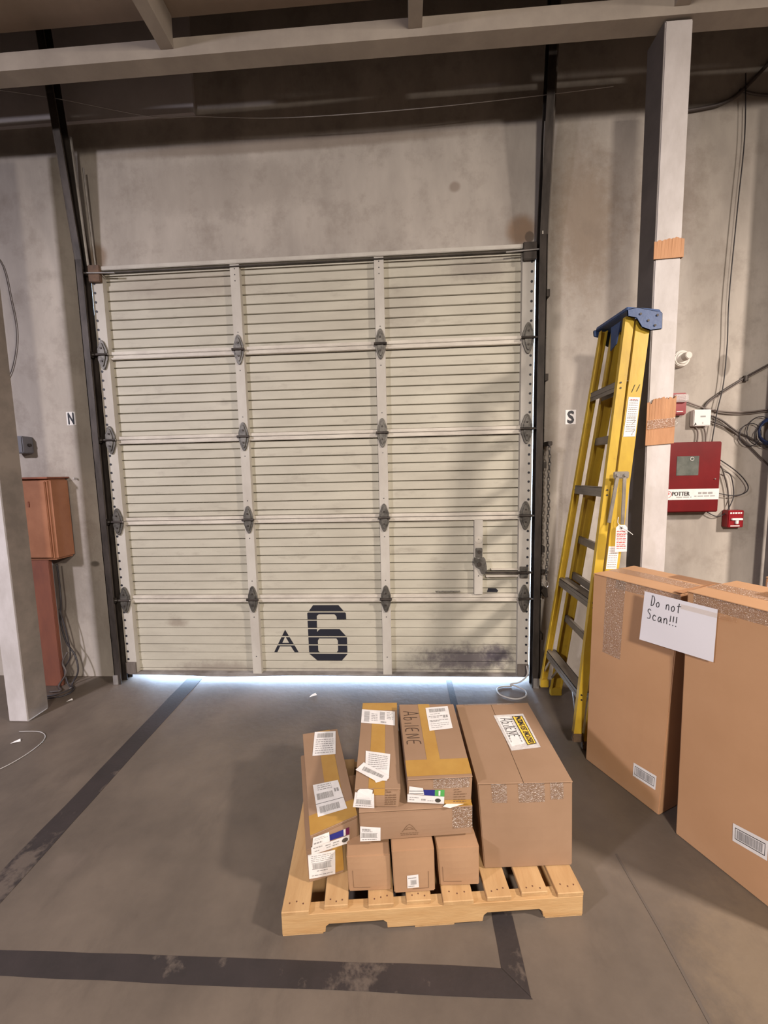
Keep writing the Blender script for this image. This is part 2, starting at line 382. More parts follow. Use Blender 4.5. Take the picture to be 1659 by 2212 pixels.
def write(s):
    rnd = random.Random(5); x = 0; out = []; W_ = {'i': .5, 'l': .5, '!': .5, ' ': .9}
    tot = sum(W_.get(ch, 1) for ch in s)
    for ch in s:
        w = W_.get(ch, 1)
        cur = []; out.append(cur)
        for st in GL[ch]: cur.append([((x+a*w*.82)/tot, b+rnd.uniform(-.02, .02)) for a, b in st])
        x += w
    return out

# ------------------------------------------------------------ the setting
def struct(mb, name, m, **k):
    o = mb.build(name, m, None, (0, 0, 0), **k); o['kind'] = 'structure'; return o
YW = .06
OX0, OX1, OZ = -.115, 3.128, 3.062
struct(MB().box(-7, OX0, YW, .36, 0, 5.3).box(OX1, 10, YW, .36, 0, 5.3).box(OX0, OX1, YW, .36, OZ, 5.3), 'wall_back', m_wall)
floor = struct(MB().box(-7, 10, -11, .36, -.12, 0), 'floor', m_floor)
struct(MB().box(-40, 40, .36, 60, -.2, -.03), 'ground', m_out)
struct(MB().box(-7.2, -7, -11, .36, 0, 5.3), 'wall_left', m_shell)
struct(MB().box(10, 10.2, -11, .36, 0, 5.3), 'wall_right', m_shell)
struct(MB().box(-7, 10, -11.2, -11, 0, 5.3), 'wall_front', m_shell)
struct(MB().box(-7.2, 10.2, -11.2, .36, 5.3, 5.5), 'ceiling', m_dark)
# steel plate on the wall above the left half of the door
struct(MB().box(-3.2, .775, .035, YW, 4.08, 5.2), 'trim_1', m_plate)
# saw-cut joint in the floor slab, lower right: a hairline strip of dark filler
struct(MB().prism([(3.022, -1.30, .0008), (3.030, -1.30, .0008), (3.036, -1.56, .0008), (3.03, -1.9, .0008), (3.018, -1.9, .0008), (3.027, -1.56, .0008)], (0, 0, .0006)), 'trim_2', mat('joint_filler', (.10, .08, .066), rough=.9))

# platform overhead: deck, front beam, joists
t = thing('overhead_platform', 'grey steel framed platform overhead, between the two columns', 'platform', (1.6, -.5, 3.85))
MB().box(-3.0, 6.2, -5.2, -.52, 4.06, 4.12).build('deck', m_dark, t)
MB().box(-3.0, 6.2, -.40, -.396, 3.95, 4.06).build('light_block_plate', m_dark, t)  # added behind the beam, keeps lamp light from passing over it
bmx = MB().box(-3.0, 6.2, -.53, -.40, 3.852, 3.862).box(-3.0, 6.2, -.47, -.46, 3.862, 3.968).box(-3.0, 6.2, -.53, -.40, 3.945, 3.958)
MB().box(-3.0, 6.2, -.53, -.44, 3.862, 3.953).add([], []).build('front_beam', m_beam, t)
for x in (-.41, .93, 2.27, 3.61):
    MB().box(x-.036, x+.036, -5.2, -.531, 3.90, 4.058).build('joist', m_beam, t)

# ------------------------------------------------------------ door
door = thing('door_1', None, None, (1.518, .03, 0), kind='structure')
door['label'] = 'closed beige ribbed steel sectional dock door marked A 6 in black'
rows = [2.488, 1.878, 1.268, .659]
DX0, DX1 = -.045, 3.078
bands = []   # (z0, z1) of every slat
def slats(zt, zb, grooves):
    e = [zt]+grooves+[zb]
    for a, b in zip(e, e[1:]):
        if a-b > .012: bands.append((b, a))
slats(3.068, 2.513, [3.009-.0667*k for k in range(8)])
for rz in rows[:3]: slats(rz-.030, rz-.610+.026, [rz-.084-.0658*k for k in range(8)])
slats(.659-.030, .062, [.612]+[.546-.0659*k for k in range(8)])
SY = .035
def slat(z0, z1):
    g, c = .0022, .006
    P = [(SY+.018, z0+g), (SY+c, z0+g), (SY, z0+g+c*.55), (SY, z1-g-c*.55), (SY+c, z1-g), (SY+.018, z1-g)]
    n = len(P)
    mb = MB().add([(DX0+.004, a, b) for a, b in P]+[(DX1-.004, a, b) for a, b in P], [tuple(range(n)), tuple(range(2*n-1, n-1, -1))]+[(i, (i+1) % n, (i+1) % n+n, i+n) for i in range(n)])
    return mb.build('slat', m_slat, door)
for z0, z1 in bands: slat(z0, z1)
MB().box(DX0, DX1, SY+.0185, SY+.0195, .05, 3.09).build('backing_sheet', m_slat, door)
# rails at the section joints
for rz in rows:
    MB().box(DX0+.02, DX1-.02, .012, .05, rz+.002, rz+.026).build('rail', m_rail, door, bevel=.003)
    MB().box(DX0+.02, DX1-.02, .008, .05, rz-.029, rz-.002).build('rail', m_rail, door, bevel=.003)
MB().box(DX0+.01, DX1-.01, -.012, .05, 3.066, 3.094).build('rail', m_stile, door, bevel=.003)
MB().box(DX0+.06, DX1-.06, -.012, .012, 3.046, 3.052).build('rail_lip', m_dsteel, door)
MB().box(DX0+.01, DX1-.01, -.005, .05, .052, .066).build('rail', m_gasket, door, bevel=.004)
# sagging bottom seal
mbx = MB(); nseg = 24
for i in range(nseg):
    a = DX0+.03+(DX1-DX0-.06)*i/nseg; b = DX0+.03+(DX1-DX0-.06)*(i+1)/nseg
    za = .056-.014*math.exp(-((a-.75)/.35)**2); zb = .056-.014*math.exp(-((b-.75)/.35)**2)
    mbx.hexa([(a, .0, za-.006), (b, .0, zb-.006), (b, .04, zb-.006), (a, .04, za-.006), (a, .0, .058), (b, .0, .058), (b, .04, .058), (a, .04, .058)])
mbx.build('bottom_seal', m_gasket, door)
# stiles
secs = [(3.066, 2.488+.001), (2.486, 1.879), (1.877, 1.269), (1.267, .66), (.658, .064)]
def stile(x, w, zt, zb, holes):
    s = MB().box(x-w/2, x-w/2+.002, -.0, SY+.004, zb, zt).box(x+w/2-.002, x+w/2, -.0, SY+.004, zb, zt).box(x-w/2, x+w/2, -.002, .0, zb, zt).build('stile', m_stile, door)
    if holes:
        hb = MB(); sx = 1 if x > 1 else -1
        k = 0; z = zb+.05
        while z < zt-.04:
            hb.cyl((x+sx*w*.26, -.0045, z), (x+sx*w*.26, -.002, z), .0085, 10); z += .0635
        hb.build('punched_holes', m_black, s)['kind'] = 'stuff'
    else:
        hb = MB()
        for z in (zt-.03, zt-.07, zt-.11, zb+.12, zb+.06) if zt > 2.6 else (zt-.14, zb+.14): hb.cyl((x, -.0045, z), (x, -.002, z), .0035, 8)
        hb.build('rivet', m_black, s)
for zt, zb in secs:
    for x, w, h_ in ((.004, .082, True), (1.012, .066, False), (2.024, .066, False), (3.034, .082, True)):
        stile(x, w, zt, zb, h_)
# lock stile with latch
stile(2.706, .060, 1.240, .688, False)
lp = MB().box(2.682, 2.732, -.010, -.002, .965, 1.035).build('latch_plate', m_hinge, door, bevel=.003)
MB().cyl((2.709, -.018, 1.008), (2.709, -.010, 1.008), .012, 12).build('bolt', m_dsteel, lp)
pl_ = [(2.672, .968), (2.668, .925), (2.688, .895), (2.712, .882), (2.725, .850), (2.745, .838), (2.765, .856), (2.762, .905), (2.752, .955), (2.740, .970), (2.705, .958)]
lv = MB().prism([(a, -.016, b) for a, b in pl_], (0, .008, 0)).build('latch_lever', m_hinge, door)
MB().cyl((2.708, -.024, .918), (2.708, -.014, .918), .016, 14).build('pivot', m_dsteel, lv)
MB().cyl((2.706, -.0045, 1.095), (2.706, -.002, 1.095), .026, 20).build('round_sticker', m_rail, door)
MB().box(2.68, 2.732, -.0042, -.002, 1.04, 1.068).build('paint_patch', m_rail, door)
MB().box(2.755, 3.112, -.020, -.010, .846, .862).build('lock_rod', m_dsteel, door)
MB().box(2.76, 2.99, -.004, .034, .820, .832).box(2.80, 2.99, .004, .034, .868, .877).build('rod_guide', m_rail, door)
g_ = MB().box(3.0, 3.055, -.024, -.001, .815, .84).box(3.0, 3.055, -.024, -.001, .866, .895).build('rod_bracket', m_hinge, door, bevel=.002)
# hinges
def hinge(x, z, w, edge):
    h = MB()
    up_ = [(-.5, .006), (.5, .006), (.5, .03), (.22, .088), (.08, .102), (-.08, .102), (-.22, .088), (-.5, .03)]
    y0 = -.0125 if not edge else -.016
    for sgn in (1, -1):
        P = [(x+a*w, y0, z+sgn*b) for a, b in up_]
        if sgn < 0: P = P[::-1]
        h.prism(P, (0, .010, 0))
        h.prism([(x+a*w*.62, y0-.007, z+sgn*(b*.78+.002)) for a, b in (up_ if sgn > 0 else up_[::-1])], (0, .008, 0))
    o = h.build('hinge', m_hinge, door, bevel=.0015, seg=1)
    MB().cyl((x-w*.62, y0-.006, z), (x+w*.62, y0-.006, z), .0095, 10).build('knuckle', m_dsteel, o)
    b_ = MB()
    for s_ in (1, -1): b_.cyl((x, y0-.013, z+s_*.045), (x, y0-.004, z+s_*.045), .0065, 8)
    b_.build('bolt', m_dsteel, o)
for rz in rows:
    for x in (1.012, 2.024): hinge(x, rz, .072, False)
    hinge(.004, rz, .078, True); hinge(3.034, rz, .078, True)
    for s_, x in ((-1, .004), (1, 3.034)):
        rr_ = MB().cyl((x-s_*.05, -.024, rz), (x+s_*.115, -.024, rz), .0055, 8).build('roller_axle', m_galv, door)
        MB().cyl((x+s_*.068, -.024, rz), (x+s_*.084, -.024, rz), .022, 16).build('roller_wheel', m_dsteel, rr_)
for s_, x in ((-1, .004), (1, 3.034)):   # top brackets
    tb = MB().box(x-.044, x+.044, -.028, -.003, 2.985, 3.098).build('top_bracket', m_dsteel if s_ > 0 else mat('rusty_bracket', (.15, .085, .05), (.08, .05, .035), 15, .7), door, bevel=.004)
    MB().cyl((x-s_*.16, -.034, 3.035), (x+s_*.105, -.034, 3.045), .0055, 8).build('roller_axle', m_galv, tb)
    MB().box(x-.042, x+.042, -.014, -.001, .064, .155).build('bottom_bracket', m_trackf, door, bevel=.003)
# painted marks: cut at the grooves so each slat carries its own piece
def painted(name, outer, hole, m):
    P = [Vector((a, SY-.0012, b)) for a, b in outer]; Hh = [Vector((a, SY-.0012, b)) for a, b in hole]
    tris = tessellate_polygon([[Vector((q.x, q.z, 0)) for q in P], [Vector((q.x, q.z, 0)) for q in Hh]])
    src = bmesh.new(); vs = [src.verts.new(q) for q in P+Hh]
    for tr in tris:
        try: src.faces.new([vs[i] for i in tr])
        except ValueError: pass
    out = MB()
    for z0, z1 in bands:
        if z1 < min(q.z for q in P) or z0 > max(q.z for q in P): continue
        b = src.copy()
        bmesh.ops.bisect_plane(b, geom=b.verts[:]+b.edges[:]+b.faces[:], plane_co=(0, 0, z1-.0055), plane_no=(0, 0, 1), clear_outer=True)
        bmesh.ops.bisect_plane(b, geom=b.verts[:]+b.edges[:]+b.faces[:], plane_co=(0, 0, z0+.0055), plane_no=(0, 0, -1), clear_outer=True)
        b.verts.index_update()
        out.add([v.co.copy() for v in b.verts], [tuple(v.index for v in f_.verts) for f_ in b.faces]); b.free()
    out.build(name, m, door, fix=False)
painted('painted_digit', [(1.462, .598), (1.657, .598), (1.713, .532), (1.714, .476), (1.642, .477), (1.64, .508), (1.624, .526), (1.504, .526), (1.487, .512), (1.485, .385), (1.500, .402), (1.511, .409), (1.659, .409), (1.715, .345), (1.715, .208), (1.662, .147), (1.489, .146), (1.416, .211), (1.414, .533)],
        [(1.5, .334), (1.633, .334), (1.644, .316), (1.643, .236), (1.629, .22), (1.503, .219), (1.488, .235), (1.488, .316)], m_black)
painted('painted_letter', [(1.235, .403), (1.339, .212), (1.308, .212), (1.275, .269), (1.189, .269), (1.161, .213), (1.136, .213)], [(1.234, .35), (1.262, .297), (1.208, .297)], m_black)
# small spring, torn hole with dark backing, scuff
sp = MB(); pts = [(2.395+.18*i/90, .012+.006*math.cos(i*1.3), .706+.006*math.sin(i*1.3)) for i in range(91)]
sp.tube(pts, .0017, 4, False).build('spring', m_hinge, door)
MB().prism([(2.775, SY-.0015, .694), (2.85, SY-.0015, .692), (2.857, SY-.0015, .705), (2.842, SY-.0015, .722), (2.783, SY-.0015, .724)], (0, .002, 0)).build('torn_hole', m_black, door)
# cover strip added on the left jamb, tapered so daylight shows only at the top
ws = MB().prism([(-.112, .052, 0), (-.040, .052, 0), (-.040, .052, 2.50), (-.062, .052, 2.62), (-.098, .052, 2.95), (-.112, .052, 3.06)], (0, .006, 0)).build('daylight_cover', m_dsteel, door)

# vertical tracks ------------------------------------------------------------
def track(sgn, label):
    X = lambda a: a if sgn < 0 else 3.0365-a
    tk = thing('door_track', label, 'track', (X(-.09), .0, 0))
    def seg(x0, x1, y0, y1, m, name):
        a, b = sorted((X(x0), X(x1))); mb = MB()
        zs = [(0, 0), (3.12, 0), (4.75, -.17)]
        for (za, ya), (zb, yb) in zip(zs, zs[1:]):
            mb.hexa([(a, y0+ya, za), (b, y0+ya, za), (b, y1+ya, za), (a, y1+ya, za), (a, y0+yb, zb), (b, y0+yb, zb), (b, y1+yb, zb), (a, y1+yb, zb)])
        mb.build(name, m, tk)
    seg(-.098, -.093, -.062, .045, m_trackf, 'channel_web'); seg(-.098, -.0485, -.062, -.058, m_dsteel, 'channel_lip'); seg(-.098, -.0485, .006, .010, m_dsteel, 'channel_lip')
    seg(-.140, -.093, .044, .050, m_trackf, 'wall_flange')
    for z in (.35, 1.0, 1.6, 2.2, 2.75):
        a, b = sorted((X(-.135), X(-.098))); MB().box(a, b, -.02, .044, z, z+.045).build('bracket', m_dsteel, tk)
    a, b = sorted((X(-.108), X(-.056))); MB().box(a, b-.012, -.068, -.058, 0, .075).build('base_guide', m_galv, tk, bevel=.002)
    return tk
track(-1, 'dark steel track guiding the left edge of the big door')
tr = track(1, 'dark steel track guiding the right edge of the big door, beside the chain')
# pale strip added for the lit edge beside the right track above the door
MB().box(3.098, 3.106, -.064, -.055, 3.12, 4.6).build('lit_edge_strip', m_rail, tr)
# long spring rods beside left track above the door
MB().cyl((-.045, -.01, 3.1), (-.045, -.06, 3.9), .009, 8).cyl((-.022, .03, 3.12), (-.022, .0, 3.75), .006, 8).build('lift_cable', m_galv, bpy.data.objects['door_track'])

# chain beside right track
ch = thing('hand_chain', 'steel hand chain hanging beside the right door track', 'chain', (3.175, -.05, .78))
mb = MB(); z = 1.76; k = 0
while z > .80:
    P = [(math.sin(a)*.0085*(1 if k % 2 else 0)+3.178+.003*math.sin(z*20), -.05+math.sin(a)*.0085*(0 if k % 2 else 1), z+math.cos(a)*.017) for a in [2*math.pi*i/10 for i in range(10)]]
    mb.tube(P, .0032, 5, False, True); z -= .026; k += 1
mb.build('chain_links', m_hinge, ch)['kind'] = 'stuff'
MB().tube([(3.178+.012*math.cos(a), -.05, .775+.022*math.sin(a)) for a in [2*math.pi*i/12 for i in range(12)]], .003, 6, False, True).build('ring', m_galv, ch)
MB().box(3.168, 3.195, -.06, .042, 1.755, 1.785).build('chain_bracket', m_dsteel, ch, bevel=.004)
MB().prism([(3.152, -.02, .72), (3.185, -.02, .665), (3.20, -.02, .672), (3.195, -.02, .735), (3.165, -.02, .742)], (0, .060, 0)).build('chain_keeper', m_dsteel, ch)
MB().box(3.15, 3.2, -.02, .040, .845, .862).build('latch_catch', m_dsteel, ch)

# letter cards ---------------------------------------------------------------
def card(x, z, s, label):
    t = thing('letter_card', label, 'sign', (x, YW, z))
    MB().box(x-.036, x+.036, YW-.0025, YW-.0005, z-.05, z+.05).build('card', m_white, t)
    f = Face((x-.036, YW-.0025, z-.05), (x+.036, YW-.0025, z-.05), (x+.036, YW-.0025, z+.05), (x-.036, YW-.0025, z+.05))
    text('letter', s, f, m_black, t, (.20, .80), (.10, .90), .0006, bold=.07)
card(-.345, 2.055, 'N', 'small white card with black letter N on the left wall')
card(3.360, 1.958, 'S', 'small white card with black letter S on the wall between door and ladder')

# ------------------------------------------------------------ columns
m_dside = mat('column_side_shade_dark', (.115, .10, .10), (.085, .075, .075), 6, .6)  # column sides: shade put into darker colours than the front
m_mside = mat('column_side_shade_brown', (.25, .21, .185), (.16, .135, .12), 5, .6)
def colmn(x0, label, sd):
    t = thing('steel_column', label, 'column', (x0+.072, -.44, 0))
    MB().box(x0, x0+.137, -.52, -.375, 0, 3.852).build('shaft', m_colpaint, t, bevel=.006)
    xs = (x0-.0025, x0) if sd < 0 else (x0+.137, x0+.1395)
    MB().box(xs[0], xs[1], -.517, -.378, .013, 3.850).build('side_shade', m_dside if sd < 0 else m_mside, t)  # thin sheet that carries the painted shade of this side
    return t
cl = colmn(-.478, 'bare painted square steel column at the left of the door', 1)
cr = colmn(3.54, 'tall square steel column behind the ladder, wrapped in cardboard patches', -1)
def wrap(zl, zr, zl2, zr2, ragged, seed):
    rnd = random.Random(seed); mb = MB(); n = 26
    x0, x1, y0, y1 = 3.530, 3.684, -.528, -.367
    pts = []
    for i in range(n+1): pts.append((x0+(x1-x0)*i/n, y0, i/n))
    for i in range(1, 5): pts.append((x1, y0+(y1-y0)*i/4, 1))
    lo = []; hi = []
    ph = 0
    for k_, (x, yy, s_) in enumerate(pts):
        ph = ph*.72+rnd.uniform(-.6, .6)
        lo.append((x, yy, zl+(zr-zl)*s_)); hi.append((x, yy-(.003*rnd.random() if yy == y0 else 0), zl2+(zr2-zl2)*s_+ragged*max(-1.2, min(1.2, ph))))
    m_ = len(pts); mb.add(lo+hi, [(i, i+1, i+1+m_, i+m_) for i in range(m_-1)])
    o = mb.build('cardboard_wrap', m_cardwrap, cr); sm = o.modifiers.new('s', 'SOLIDIFY'); sm.thickness = .004; return o
w1 = wrap(1.712, 1.722, 1.955, 1.965, .022, 3); wrap(2.700, 2.705, 2.792, 2.80, .008, 4)
decal('tape_band', Face((3.531, -.5345, 1.80), (3.694, -.5345, 1.815), (3.694, -.5345, 1.865), (3.531, -.5345, 1.85)), m_clear, w1)
# dark column at the right edge
t = thing('steel_column', 'dark grey steel column at far right behind the cardboard boxes', 'column', (4.71, -.13, 0))
MB().box(4.64, 4.785, -.20, -.05, 0, 3.852).build('shaft', mat('dark_column_paint', (.16, .145, .145), (.12, .11, .11), 6, .6), t, bevel=.006)

# ------------------------------------------------------------ left wall furniture
t = thing('wall_cabinet', 'orange-brown box cabinet on wall, half hidden by the left column', 'cabinet', (-.52, 0, 1.3))
MB().box(-.66, -.415, -.11, .06, 1.0, 1.605).build('body', m_orange, t, bevel=.015, seg=3)
dr = MB().box(-.65, -.440, -.122, -.11, 1.02, 1.585).build('door', m_orange, t, bevel=.004)
MB().box(-.58, -.57, -.128, -.12, 1.4, 1.44).build('latch', m_rust, dr)
MB().box(-.66, -.412, -.125, .06, 1.605, 1.617).build('top_rim', m_rust, t)
t = tag(MB().box(-.66, -.505, -.09, -.06, 0, .998).build('board', m_rust, None, (-.58, -.07, 0), bevel=.003), 'narrow reddish-brown board standing under the orange cabinet', 'board')
t = thing('junction_box', 'small dark grey junction box on wall beside left column', 'box', (-.70, .03, 1.85))
MB().box(-.78, -.668, -.03, .06, 1.80, 1.925).build('body', m_jb, t, bevel=.006)
MB().cyl((-.668, .02, 1.86), (-.655, .02, 1.86), .012, 10).build('knockout', m_dsteel, t)
for k_, (pts, m_, r_) in enumerate([
    ([(-.50, -.03, .95), (-.505, -.02, .80), (-.50, -.03, .65), (-.52, -.03, .5), (-.49, -.03, .33), (-.43, -.03, .22), (-.40, -.05, .10), (-.43, -.08, .012), (-.35, -.16, .012), (-.36, -.24, .012), (-.48, -.28, .012)], m_cablek, .006),
    ([(-.51, -.04, .60), (-.47, -.04, .40), (-.46, -.04, .22), (-.50, -.06, .12), (-.44, -.10, .014), (-.37, -.14, .02), (-.42, -.22, .012), (-.5, -.25, .012)], m_cablek, .005),
    ([(-.46, -.06, .26), (-.50, -.07, .18), (-.47, -.08, .10), (-.52, -.10, .012), (-.44, -.17, .012), (-.50, -.2, .02)], m_cable, .007)]):
    cable('cable', pts, r_, m_, ['thick black cable hanging down beside the orange cabinet onto the floor', 'thin black cable looping down the reddish board to the floor', 'short grey cable coiled at the foot of the reddish board'][k_])
cable('cable', [(-.99, 3.35), (-.767, 3.21), (-.713, 2.93), (-.698, 2.68), (-.757, 2.45), (-.85, 2.30)], .003, m_cable, 'thin grey cord drooping on the wall at the left edge', y=.05)
for i, (x, z) in enumerate(((-.345, 1.60), (-.165, 1.60))):
    tag(MB().cyl((x, YW, z), (x-.004, YW-.03, z+.004), .007, 8).build('wall_stub', m_cablew, None, (x, YW, z)), ['short pale stub on wall below the N card, left one', 'short pale stub on wall close to the left door track'][i], 'stub')

# overhead wire
cable('cable', [(-.9, -.1, 4.26), (-.15, -.1, 4.12), (.55, -.1, 3.955), (.86, -.1, 3.935), (1.457, -.1, 3.888), (2.3, -.1, 3.885), (3.067, -.1, 3.909), (3.5, -.1, 3.93)], .0022, m_cablew, 'thin pale wire strung across the wall high above the door')

# ------------------------------------------------------------ fire-alarm wall
t = thing('alarm_panel', 'dark red alarm cabinet with grey window and white name band', 'cabinet', (4.15, .06, 1.5))
MB().box(3.965, 4.333, -.025, .058, 1.275, 1.757).build('body', m_red, t, bevel=.004)
dr = MB().box(3.970, 4.329, -.032, -.025, 1.280, 1.752).build('door', m_red, t, bevel=.003)
wn = MB().box(4.040, 4.186, -.034, -.031, 1.530, 1.662).build('window', m_glassgrey, dr, bevel=.001)
MB().tube([(4.137+.012*math.cos(a), -.036, 1.642+.012*math.sin(a)) for a in [2*math.pi*i/8 for i in range(8)]], .002, 5, False, True).build('window_mark', m_white, dr)
MB().box(4.292, 4.300, -.038, -.031, 1.50, 1.507).build('lock', m_galv, dr)
bd = MB().box(3.970, 4.329, -.0335, -.0318, 1.363, 1.437).build('name_band', m_paper, dr)
f = Face((3.970, -.0335, 1.363), (4.329, -.0335, 1.363), (4.329, -.0335, 1.437), (3.970, -.0335, 1.437))
text('panel_lettering', 'POTTER', f, m_ink, dr, (.14, .46), (.38, .76), .0008, bold=.012)
mb = MB(); cx, cz = 3.992, 1.402
mb.tube([(cx+.023*math.cos(a), -.0343, cz+.023*math.sin(a)) for a in [2*math.pi*i/20 for i in range(20)]], .0016, 5, False, True)
mb.build('panel_emblem', m_redprint, dr)
text('panel_emblem_letter', 'P', f, m_redprint, dr, (.035, .09), (.32, .70), .0009, bold=.03)
lines('panel_print', f, m_print, dr, [(.22, .50, .22, .06), (.55, .93, .28, .09), (.62, .90, .52, .18)], .0008, 2, .07)
t = thing('pull_station', 'small red manual alarm box with white T, lower right of alarm cabinet', 'alarm', (4.48, .06, 1.22))
MB().box(4.430, 4.534, .002, .058, 1.160, 1.280).build('body', m_redb, t, bevel=.004)
f = Face((4.430, .002, 1.160), (4.534, .002, 1.160), (4.534, .002, 1.280), (4.430, .002, 1.280))
hd = MB().box(4.448, 4.520, -.010, .003, 1.212, 1.226).box(4.475, 4.493, -.010, .003, 1.186, 1.214).build('pull_handle', m_white, t, bevel=.002)
lines('print_line', f, m_white, t, [(.10, .90, .80, .09)], .0008, 4, .16)
lines('print_line', f, m_white, t, [(.16, .84, .06, .06)], .0008, 5, .5)
t = thing('strobe_alarm', 'red wall strobe with clear lens, half hidden behind the wrapped column', 'alarm', (4.06, .06, 2.01))
MB().box(3.985, 4.118, .012, .058, 1.945, 2.095).build('body', m_redb, t, bevel=.008)
MB().box(4.020, 4.110, -.018, .014, 2.030, 2.080).build('lens', m_lens, t, bevel=.006)
MB().box(4.05, 4.092, .010, .013, 1.965, 1.971).build('print_line', m_white, t)
t = thing('white_wall_box', 'small square white control box above the red alarm cabinet', 'box', (4.23, .06, 1.92))
MB().box(4.172, 4.286, .018, .058, 1.868, 1.978).build('body', m_white, t, bevel=.004)
f = Face((4.172, .018, 1.868), (4.286, .018, 1.868), (4.286, .018, 1.978), (4.172, .018, 1.978))
decal('print_bar', f, m_print, t, .0006, (.38, .68), (.53, .62)); decal('print_mark', f, m_cablew, t, .0006, (.5, .56), (.12, .24))
MB().prism([(4.176, .0165, 1.872), (4.192, .0165, 1.877), (4.184, .0165, 1.892)], (0, .002, 0)).build('corner_mark', m_ink, t)
t = thing('round_detector', 'round cream detector with centre knob on wall beside the column', 'detector', (4.08, .06, 2.325))
MB().cyl((4.078, .058, 2.326), (4.078, .022, 2.326), .060, 32, .052).build('rim', m_cream, t, bevel=.004)
MB().cyl((4.078, .022, 2.326), (4.078, .016, 2.326), .042, 28, .036).build('plate', m_cream, t)
MB().cyl((4.090, .018, 2.333), (4.090, -.022, 2.333), .027, 24, .022).build('knob', m_cream, t, bevel=.003)
CL = [
 ([(4.249, 1.98), (4.277, 2.032), (4.364, 2.098), (4.51, 2.188), (4.651, 2.266), (4.80, 2.35)], .006, m_cable, 'thick grey cable rising to the right from the white wall box', .045),
 ([(4.255, 1.975), (4.29, 2.03), (4.38, 2.092), (4.51, 2.175), (4.651, 2.252), (4.80, 2.335)], .004, m_cablem, 'thin brown cable tied below the thick rising grey cable', .048),
 ([(4.118, 2.045), (4.248, 1.995), (4.373, 1.967), (4.525, 1.956), (4.673, 1.97), (4.85, 2.0)], .005, m_cablem, 'brown cable running right from the red strobe', .045),
 ([(4.25, 2.00), (4.373, 1.955), (4.525, 1.943), (4.673, 1.957), (4.85, 1.98)], .004, m_cablem, 'lower brown cable alongside the strobe cable', .05),
 ([(4.286, 1.945), (4.377, 1.904), (4.473, 1.832), (4.568, 1.782), (4.691, 1.716), (4.85, 1.64)], .006, m_cable, 'upper grey cable falling to the right from the white wall box', .045),
 ([(4.286, 1.906), (4.426, 1.849), (4.539, 1.751), (4.70, 1.594), (4.85, 1.46)], .006, m_cable, 'lower grey cable falling steeply right from the white wall box', .043),
 ([(4.333, 1.659), (4.492, 1.545), (4.57, 1.446), (4.545, 1.395), (4.456, 1.383), (4.333, 1.411)], .0035, m_cablek, 'wide black wire loop from right side of the red alarm cabinet', .03),
 ([(4.333, 1.630), (4.389, 1.585), (4.417, 1.514), (4.445, 1.416), (4.462, 1.282)], .0045, m_cable, 'grey cable from red alarm cabinet down to the red T box', .04),
 ([(4.410, 1.55), (4.455, 1.52), (4.482, 1.40), (4.470, 1.33), (4.432, 1.255), (4.371, 1.237), (4.300, 1.275)], .0035, m_cablek, 'black wire curving under the red alarm cabinet', .035),
 ([(4.205, 1.868), (4.225, 1.822), (4.222, 1.757)], .005, m_cablem, 'left one of two short cables between white box and alarm cabinet', .045),
 ([(4.260, 1.868), (4.276, 1.812), (4.28, 1.757)], .005, m_cablem, 'right one of two short cables between white box and alarm cabinet', .045),
 ([(4.374, 4.06), (4.393, 3.687), (4.378, 3.27), (4.361, 2.721), (4.368, 2.422), (4.360, 2.147), (4.330, 1.962), (4.308, 1.757)], .0035, m_cablek, 'long black wire hanging down the wall to the red alarm cabinet', .028),
 ([(3.95, 3.85), (4.01, 3.876), (4.138, 3.889), (4.251, 3.908), (4.36, 3.965), (4.515, 4.114), (4.7, 4.3)], .011, m_cable, 'thick dark cable running up the wall near the column top', .045),
 ([(4.36, 3.985), (4.459, 3.953), (4.60, 3.935)], .008, m_cable, 'short dark cable branching right near the column top', .05)]
for pts, r_, m_, lb, yy in CL: cable('cable', pts, r_, m_, lb, y=yy)
t = thing('cable_coil', 'coil of dark blue cable hanging on the wall at right edge', 'cable', (4.69, .03, 1.82))
for k_ in range(4): MB().tube([(4.695+(.082+.004*k_)*math.cos(a), .03-.006*k_, 1.82+(.092-.004*k_)*math.sin(a)) for a in [2*math.pi*i/16 for i in range(16)]], .006, 6, False, True).build('winding', m_cableb, t, smooth=True)
t = thing('wire_coil', 'loose loops of thin black wire on wall beside the blue coil', 'cable', (4.6, .04, 1.80))
for cx, cz, rx, rz in ((4.565, 1.80, .072, .078), (4.625, 1.825, .085, .098), (4.69, 1.79, .10, .085)):
    MB().tube([(cx+rx*math.cos(a), .035, cz+rz*math.sin(a)) for a in [2*math.pi*i/18 for i in range(18)]], .0028, 5, False, True).build('loop', m_cablek, t, smooth=True)
# tie on rising cable
tag(MB().box(4.500, 4.525, .030, .055, 2.162, 2.20).build('cable_tie', m_dsteel, None, (4.51, .04, 2.18), bevel=.003), 'small dark knot tying the rising grey cables together', 'tie')

